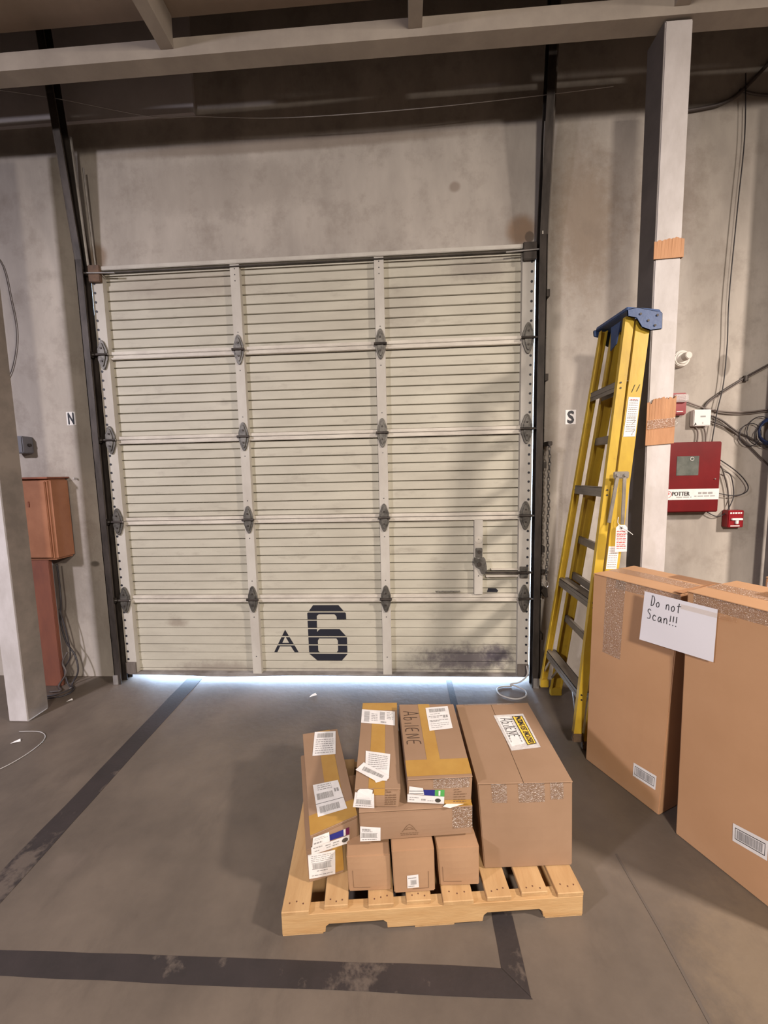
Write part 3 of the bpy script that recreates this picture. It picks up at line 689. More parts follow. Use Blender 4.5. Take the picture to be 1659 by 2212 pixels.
# ------------------------------------------------------------ floor tape and litter
def strip(pts, label):
    o = MB().prism([(a, b, .0004) for a, b in pts], (0, 0, .0012)).build('floor_tape', m_tape, None, (pts[0][0], pts[0][1], 0))
    return tag(o, label, 'tape')
rnd = random.Random(3)
def wob(a, b, n, amp=.003): return [(a[0]+(b[0]-a[0])*i/n+rnd.uniform(-amp, amp), a[1]+(b[1]-a[1])*i/n+rnd.uniform(-amp, amp)) for i in range(n+1)]
strip(wob((.52, -1.79), (.425, .03), 14)+wob((.52, .045), (.548, .03), 1, 0)+wob((.548, .03), (.628, -1.735), 14), 'black floor tape running from the door down the left side')
strip(wob((.530, -1.775), (2.538, -1.762), 12, .0015)+wob((2.461, -1.691), (.628, -1.708), 12, .002), 'black floor tape across the foreground in front of the pallet')
strip(wob((2.535, -1.758), (2.537, -1.50), 3, .0015)+wob((2.512, .04), (2.470, .04), 1, 0)+wob((2.466, -1.5), (2.462, -1.690), 3, .0015), 'black floor tape running under the right side of the pallet')
def scrap(x, yv, s, a, label):
    mb = MB(); c_, s_ = math.cos(a), math.sin(a)
    P = [(-1, -.35, .001), (.2, -.5, .006), (1, -.1, .001), (.7, .45, .010), (-.3, .3, .004)]
    V = [(x+(q[0]*c_-q[1]*s_)*s, yv+(q[0]*s_+q[1]*c_)*s, q[2]) for q in P]
    o = mb.prism(V, (0, 0, .0015)).build('paper_scrap', m_paper, None, (x, yv, 0)); return tag(o, label, 'scrap')
scrap(1.49, -.187, .028, .4, 'white paper scrap on floor in front of the door centre')
scrap(-.225, -.71, .024, .3, 'white paper scrap on floor in front of the left column')
scrap(-.27, -.28, .018, .5, 'small pale scrap on floor just right of the left column')
scrap(-.40, -.12, .014, .1, 'tiny pale scrap beside the cables under the orange cabinet')
cable('cable', [(-.30, -.62, .004), (-.16, -.62, .004), (-.07, -.68, .004), (-.05, -.80, .004), (-.09, -.93, .004), (-.2, -1.05, .004)], .0025, m_cablew, 'thin pale wire curving on the floor at left edge')
cable('cable', [(2.94, -.05, .008), (2.86, -.06, .008), (2.822, -.10, .008), (2.835, -.17, .008), (2.92, -.215, .008), (3.00, -.18, .008), (3.02, -.11, .008), (2.97, -.055, .012), (2.93, -.045, .02), (3.0, -.05, .04), (3.05, -.06, .10), (3.05, -.04, .16)], .0055, m_cablew, 'grey cord looped on floor by the right foot of the door')

# ------------------------------------------------------------ ladder
lad = thing('step_ladder', 'yellow fibreglass step ladder with blue top leaning folded on column', 'ladder', (3.17, -.41, 0))
def channel(p0, p1, w, side, mb=None, t_=.005, fl=.026):
    """web in the x direction from p (front edge) to p+w, flanges pointing to side*y"""
    mb = mb or MB(); p0, p1 = Vector(p0), Vector(p1)
    def slab(dx0, dx1, dy0, dy1):
        c = []
        for P in (p0, p1):
            ya, yb = sorted((side*dy0, side*dy1))
            c += [P+Vector((dx0, ya, 0)), P+Vector((dx1, ya, 0)), P+Vector((dx1, yb, 0)), P+Vector((dx0, yb, 0))]
        mb.hexa(c)
    slab(0, w, 0, t_); slab(0, t_, t_, fl); slab(w-t_, w, t_, fl); return mb
FN0, FN1 = Vector((3.110, -.692, .075)), Vector((3.356, -.604, 2.385))
FF0, FF1 = Vector((3.118, -.120, .085)), Vector((3.372, -.288, 2.415))
RN0, RN1 = Vector((3.166, -.694, .0)), Vector((3.412, -.606, 2.375))
RF0, RF1 = Vector((3.186, -.130, .0)), Vector((3.436, -.298, 2.405))
channel(FN0, FN1, .046, 1).build('front_rail', m_yel, lad); channel(FF0, FF1, .040, -1).build('front_rail', m_yel, lad)
channel(RN0+Vector((0, 0, .03)), RN1, .072, 1).build('rear_rail', m_yel, lad); channel(RF0+Vector((0, 0, .03)), RF1, .072, -1).build('rear_rail', m_yel, lad)
for P, w, s_ in ((FN0, .052, 1), (FF0, .052, -1), (RN0+Vector((0, 0, .03)), .072, 1), (RF0+Vector((0, 0, .03)), .072, -1)):
    ya, yb = sorted((P.y-s_*.002, P.y+s_*.028)); MB().box(P.x-.003, P.x+w+.003, ya, yb, P.z-.03, P.z+.025).build('foot', m_brownfoot if s_ > 0 else m_yel, lad, bevel=.004)
def onrail(A, B, z): t_ = (z-A.z)/(B.z-A.z); return A+(B-A)*t_
for z in (2.055, 1.485, .862, .335):
    a, b = onrail(FN0, FN1, z), onrail(FF0, FF1, z)
    st = MB().hexa([(a.x+.002, a.y+.006, z-.004), (a.x+.068, a.y+.006, z-.004), (b.x+.068, b.y-.006, z-.004), (b.x+.002, b.y-.006, z-.004), (a.x+.002, a.y+.006, z), (a.x+.068, a.y+.006, z), (b.x+.068, b.y-.006, z), (b.x+.002, b.y-.006, z)])
    for dx in (.002, .064): st.hexa([(a.x+dx, a.y+.006, z-.052), (a.x+dx+.004, a.y+.006, z-.052), (b.x+dx+.004, b.y-.006, z-.052), (b.x+dx, b.y-.006, z-.052), (a.x+dx, a.y+.006, z), (a.x+dx+.004, a.y+.006, z), (b.x+dx+.004, b.y-.006, z), (b.x+dx, b.y-.006, z)])
    st.hexa([(a.x-.001, a.y+.006, z-.030), (a.x+.003, a.y+.006, z-.030), (b.x+.003, b.y-.006, z-.030), (b.x-.001, b.y-.006, z-.030), (a.x-.001, a.y+.006, z-.022), (a.x+.003, a.y+.006, z-.022), (b.x+.003, b.y-.006, z-.022), (b.x-.001, b.y-.006, z-.022)])
    so = st.build('step', m_alu, lad)
    rv = MB()
    for zz in (z-.012, z-.04): rv.cyl((a.x+.014, a.y-.004, zz), (a.x+.014, a.y+.001, zz), .005, 8)
    rv.build('rivet', m_dsteel, so)
for z in (1.78, 1.150, .905, .60):
    a, b = onrail(RN0, RN1, z), onrail(RF0, RF1, z)
    MB().hexa([(a.x+.006, a.y+.006, z-.046), (a.x+.030, a.y+.006, z-.046), (b.x+.030, b.y-.006, z-.046), (b.x+.006, b.y-.006, z-.046), (a.x+.006, a.y+.006, z), (a.x+.030, a.y+.006, z), (b.x+.030, b.y-.006, z), (b.x+.006, b.y-.006, z)]).build('rear_rung', m_alu, lad, bevel=.003)
a, b = onrail(FN0, FN1, .30), onrail(FF0, FF1, .30)
MB().bar((a.x+.01, a.y+.10, .30), (a.x-.002, a.y+.012, .17), .016, .004, (1, 0, 0)).build('brace', m_galv, lad)
MB().bar((b.x+.01, b.y-.09, .30), (b.x-.002, b.y-.012, .18), .016, .004, (1, 0, 0)).build('brace', m_galv, lad)
MB().bar((b.x+.05, b.y-.17, .30), (b.x+.05, b.y-.012, .13), .016, .004, (1, 0, 0)).build('brace', m_galv, lad)
# cap with skirts
cp = MB()
n0, n1 = (3.350, -.622), (3.372, -.268)
cp.hexa([(3.345, -.628, 2.405), (3.525, -.628, 2.385), (3.540, -.262, 2.405), (3.362, -.262, 2.43), (3.350, -.622, 2.428), (3.518, -.622, 2.408), (3.534, -.268, 2.428), (3.366, -.268, 2.452)])
for yy, dz in ((-.630, 0), (-.266, .022)):
    cp.prism([(3.348, yy, 2.412+dz), (3.352, yy, 2.375+dz), (3.395, yy, 2.365+dz), (3.425, yy, 2.318+dz), (3.47, yy, 2.300+dz), (3.53, yy, 2.305+dz), (3.528, yy, 2.39+dz), (3.40, yy, 2.42+dz)][::1], (0, .008, 0))
0 and cp.hexa([(3.346, -.628, 2.36), (3.352, -.628, 2.36), (3.368, -.262, 2.385), (3.362, -.262, 2.385), (3.346, -.628, 2.41), (3.352, -.628, 2.41), (3.368, -.262, 2.435), (3.362, -.262, 2.435)])
cpo = cp.build('top_cap', m_blue, lad, bevel=.006)
bb = MB()
for x, z in ((3.415, 2.385), (3.455, 2.35), (3.50, 2.375), (3.49, 2.325)): bb.cyl((x, -.634, z), (x, -.628, z), .006, 8)
bb.build('rivet', m_dsteel, cpo)
MB().prism([(3.385, -.50, 2.40), (3.385, -.40, 2.40), (3.385, -.40, 2.27), (3.385, -.46, 2.29)], (.006, 0, 0)).build('inner_gusset', m_blue, lad)
# spreader
so = MB().box(3.282, 3.362, -.686, -.676, 1.535, 1.572).build('spreader_bracket', m_alu, lad, bevel=.004)
MB().cyl((3.302, -.692, 1.554), (3.302, -.686, 1.554), .009, 12).cyl((3.341, -.692, 1.554), (3.341, -.686, 1.554), .009, 12).build('rivet', m_galv, so)
MB().bar((3.303, -.682, 1.545), (3.262, -.694, 1.30), .020, .005, (0, 1, 0)).build('spreader_bar', m_alu, lad, bevel=.002)
MB().bar((3.340, -.682, 1.545), (3.332, -.692, 1.29), .020, .005, (0, 1, 0)).build('spreader_bar', m_alu, lad, bevel=.002)
def rearweb(z, s_):
    q = onrail(RN0, RN1, z); return Vector((q.x+.072*s_, q.y-.0012, z))
f = Face(rearweb(1.757, .06), rearweb(1.757, .92), rearweb(1.962, .92), rearweb(1.966, .10))
lo = decal('warning_label', f, m_paper, lad, .0006)
lines('label_print', f, m_print, lo, [(.12, .88, .9-.055*k, .018 if k % 4 else .030) for k in range(15)], .0012, 3, .12)
lines('label_print', f, m_redprint, lo, [(.2, .8, .93, .02)], .0012, 3, .2)
strokes('pen_mark', f, m_ink, lo, [[(.45, .42), (.85, .42), (.6, .32)], [(.55, .16), (.9, .17), (.65, .05), (.8, .05)]], (0, 1), (0, 1), .0014, .0015)
f = Face(rearweb(1.04, .0), rearweb(1.04, .78), rearweb(1.165, .78), rearweb(1.165, .0))
lo = decal('warning_label', f, m_paper, lad, .0006)
lines('label_print', f, m_print, lo, [(.1, .9, .88-.10*k, .03) for k in range(9)], .0012, 4, .12)
f = Face(rearweb(1.99, .2), rearweb(1.99, .9), rearweb(2.03, .9), rearweb(2.03, .2))
strokes('pen_mark', f, m_ink, lad, [[(.1, .0), (.35, 1)], [(.6, .1), (.85, 1)]], (0, 1), (0, 1), .001, .003)
# tag hanging on ladder
tg = thing('inspection_tag', 'white tag with red print tied to the ladder rail', 'tag', (3.32, -.705, 1.22))
tb = MB().prism([(3.292, -.706, 1.146), (3.350, -.712, 1.148), (3.350, -.710, 1.275), (3.338, -.708, 1.290), (3.306, -.706, 1.290), (3.294, -.704, 1.275)], (0, .0012, 0)).build('tag_card', m_paper, tg)
f = Face((3.292, -.7065, 1.146), (3.350, -.7125, 1.148), (3.350, -.7105, 1.290), (3.292, -.7045, 1.290))
MB().cyl(f.P(.5, .9, .001), f.P(.5, .9, .003), .006, 10).build('eyelet', m_dsteel, tb)
lines('tag_print', f, m_redprint, tb, [(.12, .88, z_, .02 if k % 2 else .035) for k, z_ in enumerate((.75, .68, .62, .56, .47, .40, .33, .26, .19, .12))], .0015, 7, .2)
MB().tube([(3.322, -.712, 1.276), (3.305, -.70, 1.30), (3.312, -.69, 1.33)], .0018, 5).tube([(3.322, -.712, 1.276), (3.345, -.718, 1.262), (3.372, -.72, 1.240)], .0018, 5).build('string', m_paper, tg)

# ------------------------------------------------------------ boxes
FLo = (1.73, -1.636); UU = (.9954, .0953)
def PL(u, v, z): return Vector((FLo[0]+UU[0]*u-UU[1]*v, FLo[1]+UU[1]*u+UU[0]*v, z))
def carton(name, label, c, m, flaps=None, bulge=.003, group=None, fthick=.0035, seamgap=.0035, overhang=.002, n=6, cat='box'):
    """c: 8 world corners. Body is six bilinear, slightly bulging faces; the top gets separate flap slabs."""
    c = [Vector(q) for q in c]
    b0 = (c[0]+c[1]+c[2]+c[3])/4
    t = thing(name, label, cat, b0, group)
    sb = bulge if 'tall' in name else 0
    F = {'front': Face(c[0], c[1], c[5], c[4], bulge), 'right': Face(c[1], c[2], c[6], c[5], sb), 'left': Face(c[3], c[0], c[4], c[7], sb), 'back': Face(c[2], c[3], c[7], c[6], 0)}
    F['top'] = Face(c[4], c[5], c[6], c[7], min(bulge, .001) if 'tall' not in name else .002); F['bottom'] = Face(c[3], c[2], c[1], c[0], 0)
    drop = 0
    body = MB()
    if flaps:
        drop = fthick+seamgap
        T = [Vector((q.x, q.y, q.z-drop)) for q in c[4:]]
        B_ = [Face(c[0], c[1], T[1], T[0], bulge), Face(c[1], c[2], T[2], T[1], sb), Face(c[3], c[0], T[0], T[3], sb), Face(c[2], c[3], T[3], T[2], 0), Face(*T, 0), F['bottom']]
    else: B_ = list(F.values())
    for f_ in B_: patch(f_, 0, 1, 0, 1, 0, body, n)
    body.build('body', m, t, bevel=.0035)
    if flaps:
        tf = F['top']; h_ = overhang/max(tf.h, .01)
        for u0_, u1_, v0_, v1_ in flaps:
            mb = MB(); patch(tf, u0_, u1_, v0_-h_, v1_, 0, mb, n); k_ = len(mb.v)
            lowv = [v-Vector((0, 0, fthick)) for v in mb.v]
            fs = [tuple(reversed([i+k_ for i in f_])) for f_ in mb.f]
            m1 = n+1
            ring = [i*m1 for i in range(m1)]+[n*m1+j for j in range(1, m1)]+[i*m1+n for i in range(n-1, -1, -1)]+[j for j in range(n-1, 0, -1)]
            fs += [(ring[i], ring[i]+k_, ring[(i+1) % len(ring)]+k_, ring[(i+1) % len(ring)]) for i in range(len(ring))]
            mb.v += lowv; mb.f += fs
            mb.build('flap', m, t, bevel=.001, seg=1)
    return t, F
def plc(*q): return [PL(*a) for a in q]

# pallet
pal = thing('pallet', 'light pine wooden pallet carrying the stack of brown boxes', 'pallet', PL(.53, .35, 0))
PH = .098
bw = [(.0, .095), (.145, .228), (.298, .388), (.432, .520), (.560, .668), (.716, .804), (.842, .938), (.968, 1.062)]
for k_, (a, b) in enumerate(bw):
    e = [.0, .012, .006, .010, .0, .004, .012, .002][k_]
    o = MB().hexa([PL(a, e-.002, PH-.016), PL(b, e-.002, PH-.016), PL(b, .70, PH-.016), PL(a, .70, PH-.016), PL(a, e-.002, PH), PL(b, e-.002, PH), PL(b, .70, PH), PL(a, .70, PH)]).build('deck_board', m_wood, pal, bevel=.002, seg=1)
    nb = MB()
    for q in (.25, .5, .75): nb.cyl(PL(a+(b-a)*q, .022+.004*((k_*7+int(q*4)) % 3), PH-.001), PL(a+(b-a)*q, .022+.004*((k_*7+int(q*4)) % 3), PH+.0012), .0024, 7)
    nb.build('nail', m_nail, o)
for v0 in (.0, .33, .66):
    prof = [(.0, .010), (.148, .010), (.150, .030), (.162, .040), (.350, .040), (.362, .030), (.364, .010), (.700, .010), (.704, .032), (.716, .042), (.902, .042), (.914, .032), (.918, .010), (1.060, .010), (1.060, PH-.0165), (0, PH-.0165)]
    P = [PL(a, v0, b) for a, b in prof]; off = PL(0, .040, 0)-PL(0, 0, 0)
    MB().prism(P, off).build('stringer', m_woodx, pal, bevel=.001, seg=1)
for a, b in ((.0, .14), (.46, .60), (.925, 1.06)):
    MB().hexa([PL(a, .003, 0), PL(b, .003, 0), PL(b, .697, 0), PL(a, .697, 0), PL(a, .003, .0098), PL(b, .003, .0098), PL(b, .697, .0098), PL(a, .697, .0098)]).build('bottom_board', m_wood, pal, bevel=.001, seg=1)

ZP = PH+.0015
def barcode_label(name, f, q, parent, seed, m=m_paper, off=.0012, frame=False, bc=(.1, .9, .35, .62), rows=()):
    s = Sub(f, q, off); o = decal(name, s, m, parent, 0)
    if frame:
        mb = MB()
        patch(s, .07, .93, .18, .22, .0004, mb, 2); patch(s, .07, .93, .78, .82, .0004, mb, 2); patch(s, .07, .085, .18, .82, .0004, mb, 2); patch(s, .915, .93, .18, .82, .0004, mb, 2)
        mb.build('frame_line', m_ink, o, fix=False)
    else:
        mb = MB(); patch(s, bc[0]-.03, bc[1]+.03, bc[3]+.01, bc[3]+.03, .0004, mb, 3); patch(s, bc[0]-.03, bc[1]+.03, bc[2]-.03, bc[2]-.01, .0004, mb, 3); mb.build('rule_line', m_print, o, fix=False)
    bars('barcode', s, m_print, o, (bc[0], bc[1]), (bc[2], bc[3]), .0006, 26, seed)
    if rows: lines('small_print', s, m_print, o, rows, .0005, seed, .10)
    return s, o

# big box
t, F = carton('cardboard_box', 'largest box on the pallet, right side, with packing-list pouch on top', plc((.736, .10, ZP), (1.07, .092, ZP), (1.095, .575, ZP), (.745, .585, ZP), (.708, .098, .450), (1.065, .098, .438), (1.096, .573, .447), (.741, .585, .447)), m_card2, flaps=[(0, .478, 0, 1), (.482, 1, 0, 1)], bulge=.006, seamgap=.001)
po = Sub(F['top'], [(.494, .329), (.853, .365), (.854, .824), (.453, .806)], .0012)
pb = decal('document_pouch', po, m_pouch, t, 0)
decal('packing_slip', Sub(po, [(.07, .10), (.56, .14), (.50, .93), (.08, .95)], .0005), m_paper, pb, 0)
Y_ = Sub(po, [(.60, .08), (.93, .10), (.93, .93), (.58, .93)], .0006)
decal('pouch_band_border', Y_, m_ink, pb, 0); decal('pouch_band', Y_, m_yprint, pb, .0003, (.08, .92), (.02, .98))
text('pouch_lettering', 'PACKING LIST ENCLOSED', Y_, m_ink, pb, (.24, .80), (.03, .97), .0006, turn=True, bold=.008)
handwrite(po, m_ink, pb, 'AbilENE', (.16, .52), (.30, .88), .0012, .0032, turn=True)
lines('slip_print', po, m_print, pb, [(.12, .16, .2+.07*k, .05) for k in range(9)]+[(.46, .50, .18+.07*k, .05) for k in range(9)], .0010, 3, .04)
for a, b, z0 in ((.14, .30, .78), (.42, .70, .78), (.76, .90, .80)):
    decal('clear_tape', F['front'], m_clear, t, .0012, (a, b), (z0, 1.0))
decal('clear_tape', F['top'], m_clear, t, .0012, (.1, .8), (.975, 1.0))

# bottom row of three
t1, F1 = carton('cardboard_box', 'left of three small boxes on bottom row, black L mark', plc((.23, .05, ZP), (.381, .047, ZP), (.378, .42, ZP), (.22, .42, ZP), (.225, .048, .241), (.379, .047, .240), (.374, .42, .241), (.216, .42, .241)), m_card, bulge=.006)
strokes('print_line', F1['front'], m_boxink, t1, [[(0, 1), (0, 0)], [(0, 0), (1, 0)]], (.12, .51), (.13, .62), .001, .0016)
t2, F2 = carton('cardboard_box', 'middle of three small bottom boxes, with tiny white sticker', plc((.392, .034, ZP), (.538, .034, ZP), (.532, .42, ZP), (.386, .42, ZP), (.385, .034, .267), (.536, .034, .267), (.532, .42, .267), (.381, .42, .267)), m_card, bulge=.005)
strokes('print_line', F2['front'], m_boxink, t2, [[(1, 1), (1, 0)], [(1, 0), (0, 0)]], (.45, .84), (.10, .50), .001, .0016)
s, o = barcode_label('sticker', F2['front'], [(.323, .123), (.606, .138), (.597, .457), (.329, .441)], t2, 6, rows=[(.1, .8, .75, .08), (.1, .6, .12, .06)], bc=(.3, .8, .3, .6))
t3, F3 = carton('cardboard_box', 'right of three small bottom boxes, next to the largest box', plc((.558, .050, ZP), (.701, .045, ZP), (.692, .42, ZP), (.545, .42, ZP), (.547, .048, .2535), (.700, .045, .2535), (.690, .42, .2535), (.543, .42, .2535)), m_card, bulge=.006)
strokes('print_line', F3['front'], m_boxink, t3, [[(0, 1), (0, 0)], [(0, 0), (1, 0)]], (.10, .55), (.13, .52), .001, .0016)
# middle wide box
tm, Fm = carton('cardboard_box', 'wide low box lying across three small boxes, triangle print on front', plc((.275, .072, .2695), (.684, .078, .2695), (.684, .50, .2695), (.272, .50, .2695), (.273, .072, .388), (.684, .078, .382), (.684, .50, .386), (.271, .50, .386)), m_card2, flaps=[(0, 1, 0, 1)], bulge=.004, seamgap=.0055)
barcode_label('shipping_label', Fm['front'], [(-.002, .03), (.177, .0), (.182, .46), (.005, .53)], tm, 8, rows=[(.1, .5, .74, .12), (.1, .6, .66, .04), (.1, .8, .1, .05)], bc=(.06, .82, .28, .55))
strokes('printed_mark', Fm['front'], m_boxink, tm, [[(0, 0), (.5, 1), (1, 0)], [(.25, .35), (.5, .62), (.75, .35)], [(.1, .3), (.9, .3)]], (.37, .50), (.26, .52), .001, .0016)
lines('small_print', Fm['front'], m_boxink, tm, [(.355, .52, .20, .02), (.36, .51, .14, .025)], .001, 3, .02)
decal('clear_tape', Fm['front'], m_clear, tm, .0012, (.82, 1.0), (.25, 1.0))
decal('amber_tape', Fm['top'], m_amber, tm, .001, (.80, 1.0), (.0, .06))
# tall A (left long box on the middle box)
ta, Fa = carton('cardboard_box', 'narrow long box on top centre-left, crumpled white label', plc((.253, .092, .3895), (.417, .080, .3895), (.446, .60, .3895), (.276, .61, .3895), (.259, .090, .463), (.424, .083, .460), (.450, .60, .461), (.282, .61, .461)), m_card2, flaps=[(0, 1, 0, 1)], bulge=.003, seamgap=.0055)
decal('amber_tape', Fa['top'], m_amber, ta, .0008, (.30, .66), (0, .88)); decal('amber_tape', Fa['top'], m_amber, ta, .0009, (0, 1), (.885, 1))
decal('amber_tape', Fa['front'], m_amber, ta, .0022, (.42, .66), (.70, 1.02))
s = Sub(Fa['top'], [(.006, .705), (.922, .664), (.934, .859), (-.004, .898)], .002); o = decal('shipping_label', s, m_paper, ta, 0)
bars('barcode', s, m_print, o, (.08, .24), (.12, .88), .0005, 14, 2, True); bars('barcode', s, m_print, o, (.55, .70), (.30, .92), .0005, 16, 3, True)
lines('small_print', s, m_print, o, [(.3, .48, .2+.12*k, .04) for k in range(5)]+[(.76, .95, .4+.11*k, .04) for k in range(5)]+[(.58, .74, .1, .1)], .0005, 4, .08)
o = polydecal('shipping_label', Fa['top'], [(.461, .045), (.749, .082), (.787, .323), (.186, .360), (.20, .228)], m_paper, ta, .0020)
s = Sub(Fa['top'], [(.25, .10), (.72, .11), (.76, .30), (.24, .34)], .0024)
lines('small_print', s, m_print, o, [(.05, .95, .3+.09*k, .03) for k in range(8)], .0004, 5, .1)
o = polydecal('torn_label_strip', Fa['top'], [(-.017, .161), (.43, .062), (.70, .058), (.76, .10), (.16, .235)], m_paper, ta, .0040)
s = Sub(Fa['top'], [(.10, .155), (.62, .072), (.68, .100), (.16, .205)], .0044); bars('barcode', s, m_print, o, (.05, .95), (.1, .85), .0004, 26, 9)
s, o = barcode_label('shipping_label', Fa['front'], [(-.012, .05), (.46, .0), (.43, .80), (.02, .86)], ta, 11, off=.0045, rows=[(.1, .5, .78, .08), (.1, .7, .70, .04), (.1, .9, .12, .05)], bc=(.12, .85, .28, .55))
polydecal('torn_label', Fa['front'], [(.06, .60), (.38, .56), (.40, .98), (.30, 1.06), (.12, 1.06), (.07, .95)], m_paper, ta, .006)
lines('box_print', Fa['front'], m_boxink, ta, [(.68, .92, .16+.12*k, .06) for k in range(5)]+[(.70, .80, .80, .06)], .0012, 6, .06)
# T (wider box, Abilene)
tt, Ft = carton('cardboard_box', 'wider top box with handwriting and a T of amber tape', plc((.449, .094, .3895), (.679, .078, .3895), (.706, .515, .3895), (.450, .535, .3895), (.450, .090, .488), (.686, .084, .492), (.713, .52, .492), (.457, .54, .490)), m_card2, flaps=[(0, 1, 0, 1)], bulge=.003, seamgap=.0055)
decal('amber_tape', Ft['top'], m_amber, tt, .0008, (.345, .555), (.2, 1)); decal('amber_tape', Ft['top'], m_amber, tt, .0010, (.0, 1), (.025, .20))
handwrite(Ft['top'], m_marker, tt, 'AbilENE', (.06, .30), (.365, .875), .0012, .0035, turn=True)
s = Sub(Ft['top'], [(.472, .564), (.879, .598), (.887, .959), (.474, .929)], .002); o = decal('shipping_label', s, m_paper, tt, 0)
bars('barcode', s, m_print, o, (.14, .86), (.76, .92), .0005, 26, 12)
lines('small_print', s, m_print, o, [(.15, .6, .67, .02), (.08, .9, .56, .035), (.15, .5, .51, .02), (.7, .9, .48, .08), (.08, .9, .38, .03), (.12, .5, .34, .03), (.1, .9, .25, .02), (.1, .9, .17, .02), (.1, .6, .09, .02)], .0005, 6, .1)
q = [(.0, .07), (.575, .0), (.575, .30), (.0, .40)]
s = Sub(Ft['front'], q, .0014); o = decal('product_label', s, m_paper, tt, 0)
lines('small_print', s, m_print, o, [(.06, .30, .6, .1), (.05, .2, .3, .1), (.38, .5, .35, .2), (.55, .72, .3, .1)], .0005, 7, .06)
MB().add([s.P(.83+.08*math.cos(a), .45+.28*math.sin(a), .0006) for a in [2*math.pi*i/16 for i in range(16)]], [tuple(range(16))]).build('oval_print', m_hinge, o, fix=False)
s2 = Sub(Ft['front'], [(.22, .38), (.575, .30), (.575, .56), (.22, .58)], .0014)
decal('navy_band', s2, m_navy, tt, 0, (0, .58)); decal('green_band', s2, m_green, tt, 0, (.58, 1)); decal('band_mark', s2, m_paper, tt, .0004, (.74, .82), (.1, .9))
decal('torn_label', Sub(Ft['front'], [(.02, .42), (.26, .40), (.24, .66), (.03, .74)], .003), m_paper, tt, 0)
lines('label_line', Ft['front'], m_ink, tt, [(.03, .25, .54, .02), (.03, .25, .44, .02)], .0036, 3, .3)
decal('clear_tape', Ft['front'], m_clear, tt, .0014, (.40, .96), (.62, .98)); 
lines('box_print', Ft['front'], m_boxink, tt, [(.72, .80, .53, .03), (.73, .84, .45, .03), (.72, .92, .36, .03), (.72, .90, .26, .03), (.72, .92, .16, .03), (.72, .92, .08, .03)], .0012, 8, .05)
decal('amber_tape', Ft['front'], m_amber, tt, .0009, (.58, 1.0), (.0, .16))
# white scrap tucked under it
o = MB().prism([PL(.575, .073, .3885), PL(.60, .066, .3885), PL(.655, .080, .3885), PL(.60, .090, .3885)], (0, 0, .0008)).build('paper_scrap', m_paper, None, PL(.6, .075, .3885)); tag(o, 'white paper corner poking out under the taped top box', 'scrap')
# left pair
tb_, Fb = carton('cardboard_box', 'lowest box at pallet left, big barcode label on its end', plc((.082, .088, ZP), (.208, .118, ZP), (.105, .60, ZP), (-.022, .57, ZP), (.076, .088, .232), (.204, .118, .232), (.100, .60, .232), (-.026, .57, .232)), m_card2, bulge=.004)
s, o = barcode_label('shipping_label', Fb['front'], [(.018, .13), (.746, .06), (.793, .80), (.041, .86)], tb_, 13, rows=[(.1, .9, .9-.07*k, .02) for k in range(4)]+[(.1, .9, .1, .03), (.3, .7, .27, .04)], bc=(.15, .82, .40, .60))
decal('amber_tape', Fb['front'], m_amber, tb_, .001, (.72, 1), (.1, 1)); decal('clear_tape', Fb['left'], m_clear, tb_, .0012, (.55, .75), (.1, .9))
tl, Fl = carton('cardboard_box', 'long box on top at pallet left, two white labels and amber tape', plc((.100, .066, .2335), (.262, .122, .2335), (.148, .63, .2335), (-.016, .60, .2335), (.098, .066, .312), (.264, .122, .328), (.150, .632, .318), (-.018, .604, .318)), m_card2, flaps=[(0, 1, 0, 1)], bulge=.003, seamgap=.0055)
decal('amber_tape', Fl['top'], m_amber, tl, .0008, (.42, .78), (.14, 1)); decal('amber_tape', Fl['top'], m_amber, tl, .0010, (0, 1), (.0, .145))
s = Sub(Fl['top'], [(.209, .698), (.806, .656), (.936, .963), (.345, .998)], .002); o = decal('shipping_label', s, m_paper, tl, 0)
bars('barcode', s, m_print, o, (.14, .88), (.72, .92), .0005, 26, 14); lines('small_print', s, m_print, o, [(.1, .9, .62-.09*k, .03) for k in range(7)], .0005, 9, .1)
s = Sub(Fl['top'], [(.190, .108), (.822, .084), (.740, .367), (.148, .394)], .002); o = decal('shipping_label', s, m_paper, tl, 0)
bars('barcode', s, m_print, o, (.08, .68), (.48, .68), .0005, 24, 15); bars('barcode', s, m_print, o, (.10, .80), (.08, .27), .0005, 26, 16)
lines('small_print', s, m_print, o, [(.15, .7, .92-.07*k, .025) for k in range(3)]+[(.75, .93, .62, .12)], .0005, 9, .1); lines('rule_line', s, m_ink, o, [(.0, 1, .36, .012)], .0006, 9, 2)
s = Sub(Fl['front'], [(-.004, .05), (.81, -.04), (.815, .33), (.0, .44)], .002); o = decal('product_label', s, m_paper, tl, 0)
lines('small_print', s, m_print, o, [(.05, .28, .72, .12), (.08, .2, .3, .1), (.36, .5, .6, .14), (.38, .5, .3, .1), (.56, .72, .62, .14), (.55, .7, .3, .14)], .0005, 10, .05)
MB().add([s.P(.88+.085*math.cos(a), .55+.28*math.sin(a), .0006) for a in [2*math.pi*i/16 for i in range(16)]], [tuple(range(16))]).build('oval_print', m_hinge, o, fix=False)
s2 = Sub(Fl['front'], [(.36, .44), (.815, .36), (.815, .66), (.36, .70)], .002)
decal('navy_band', s2, m_navy, tl, 0, (0, .72)); decal('plum_band', s2, m_purple, tl, 0, (.82, 1)); decal('band_mark', s2, m_paper, tl, 0, (.72, .82))
s = Sub(Fl['front'], [(.02, .46), (.385, .43), (.38, .86), (.05, .90)], .0045); o = decal('torn_label', s, m_paper, tl, 0)
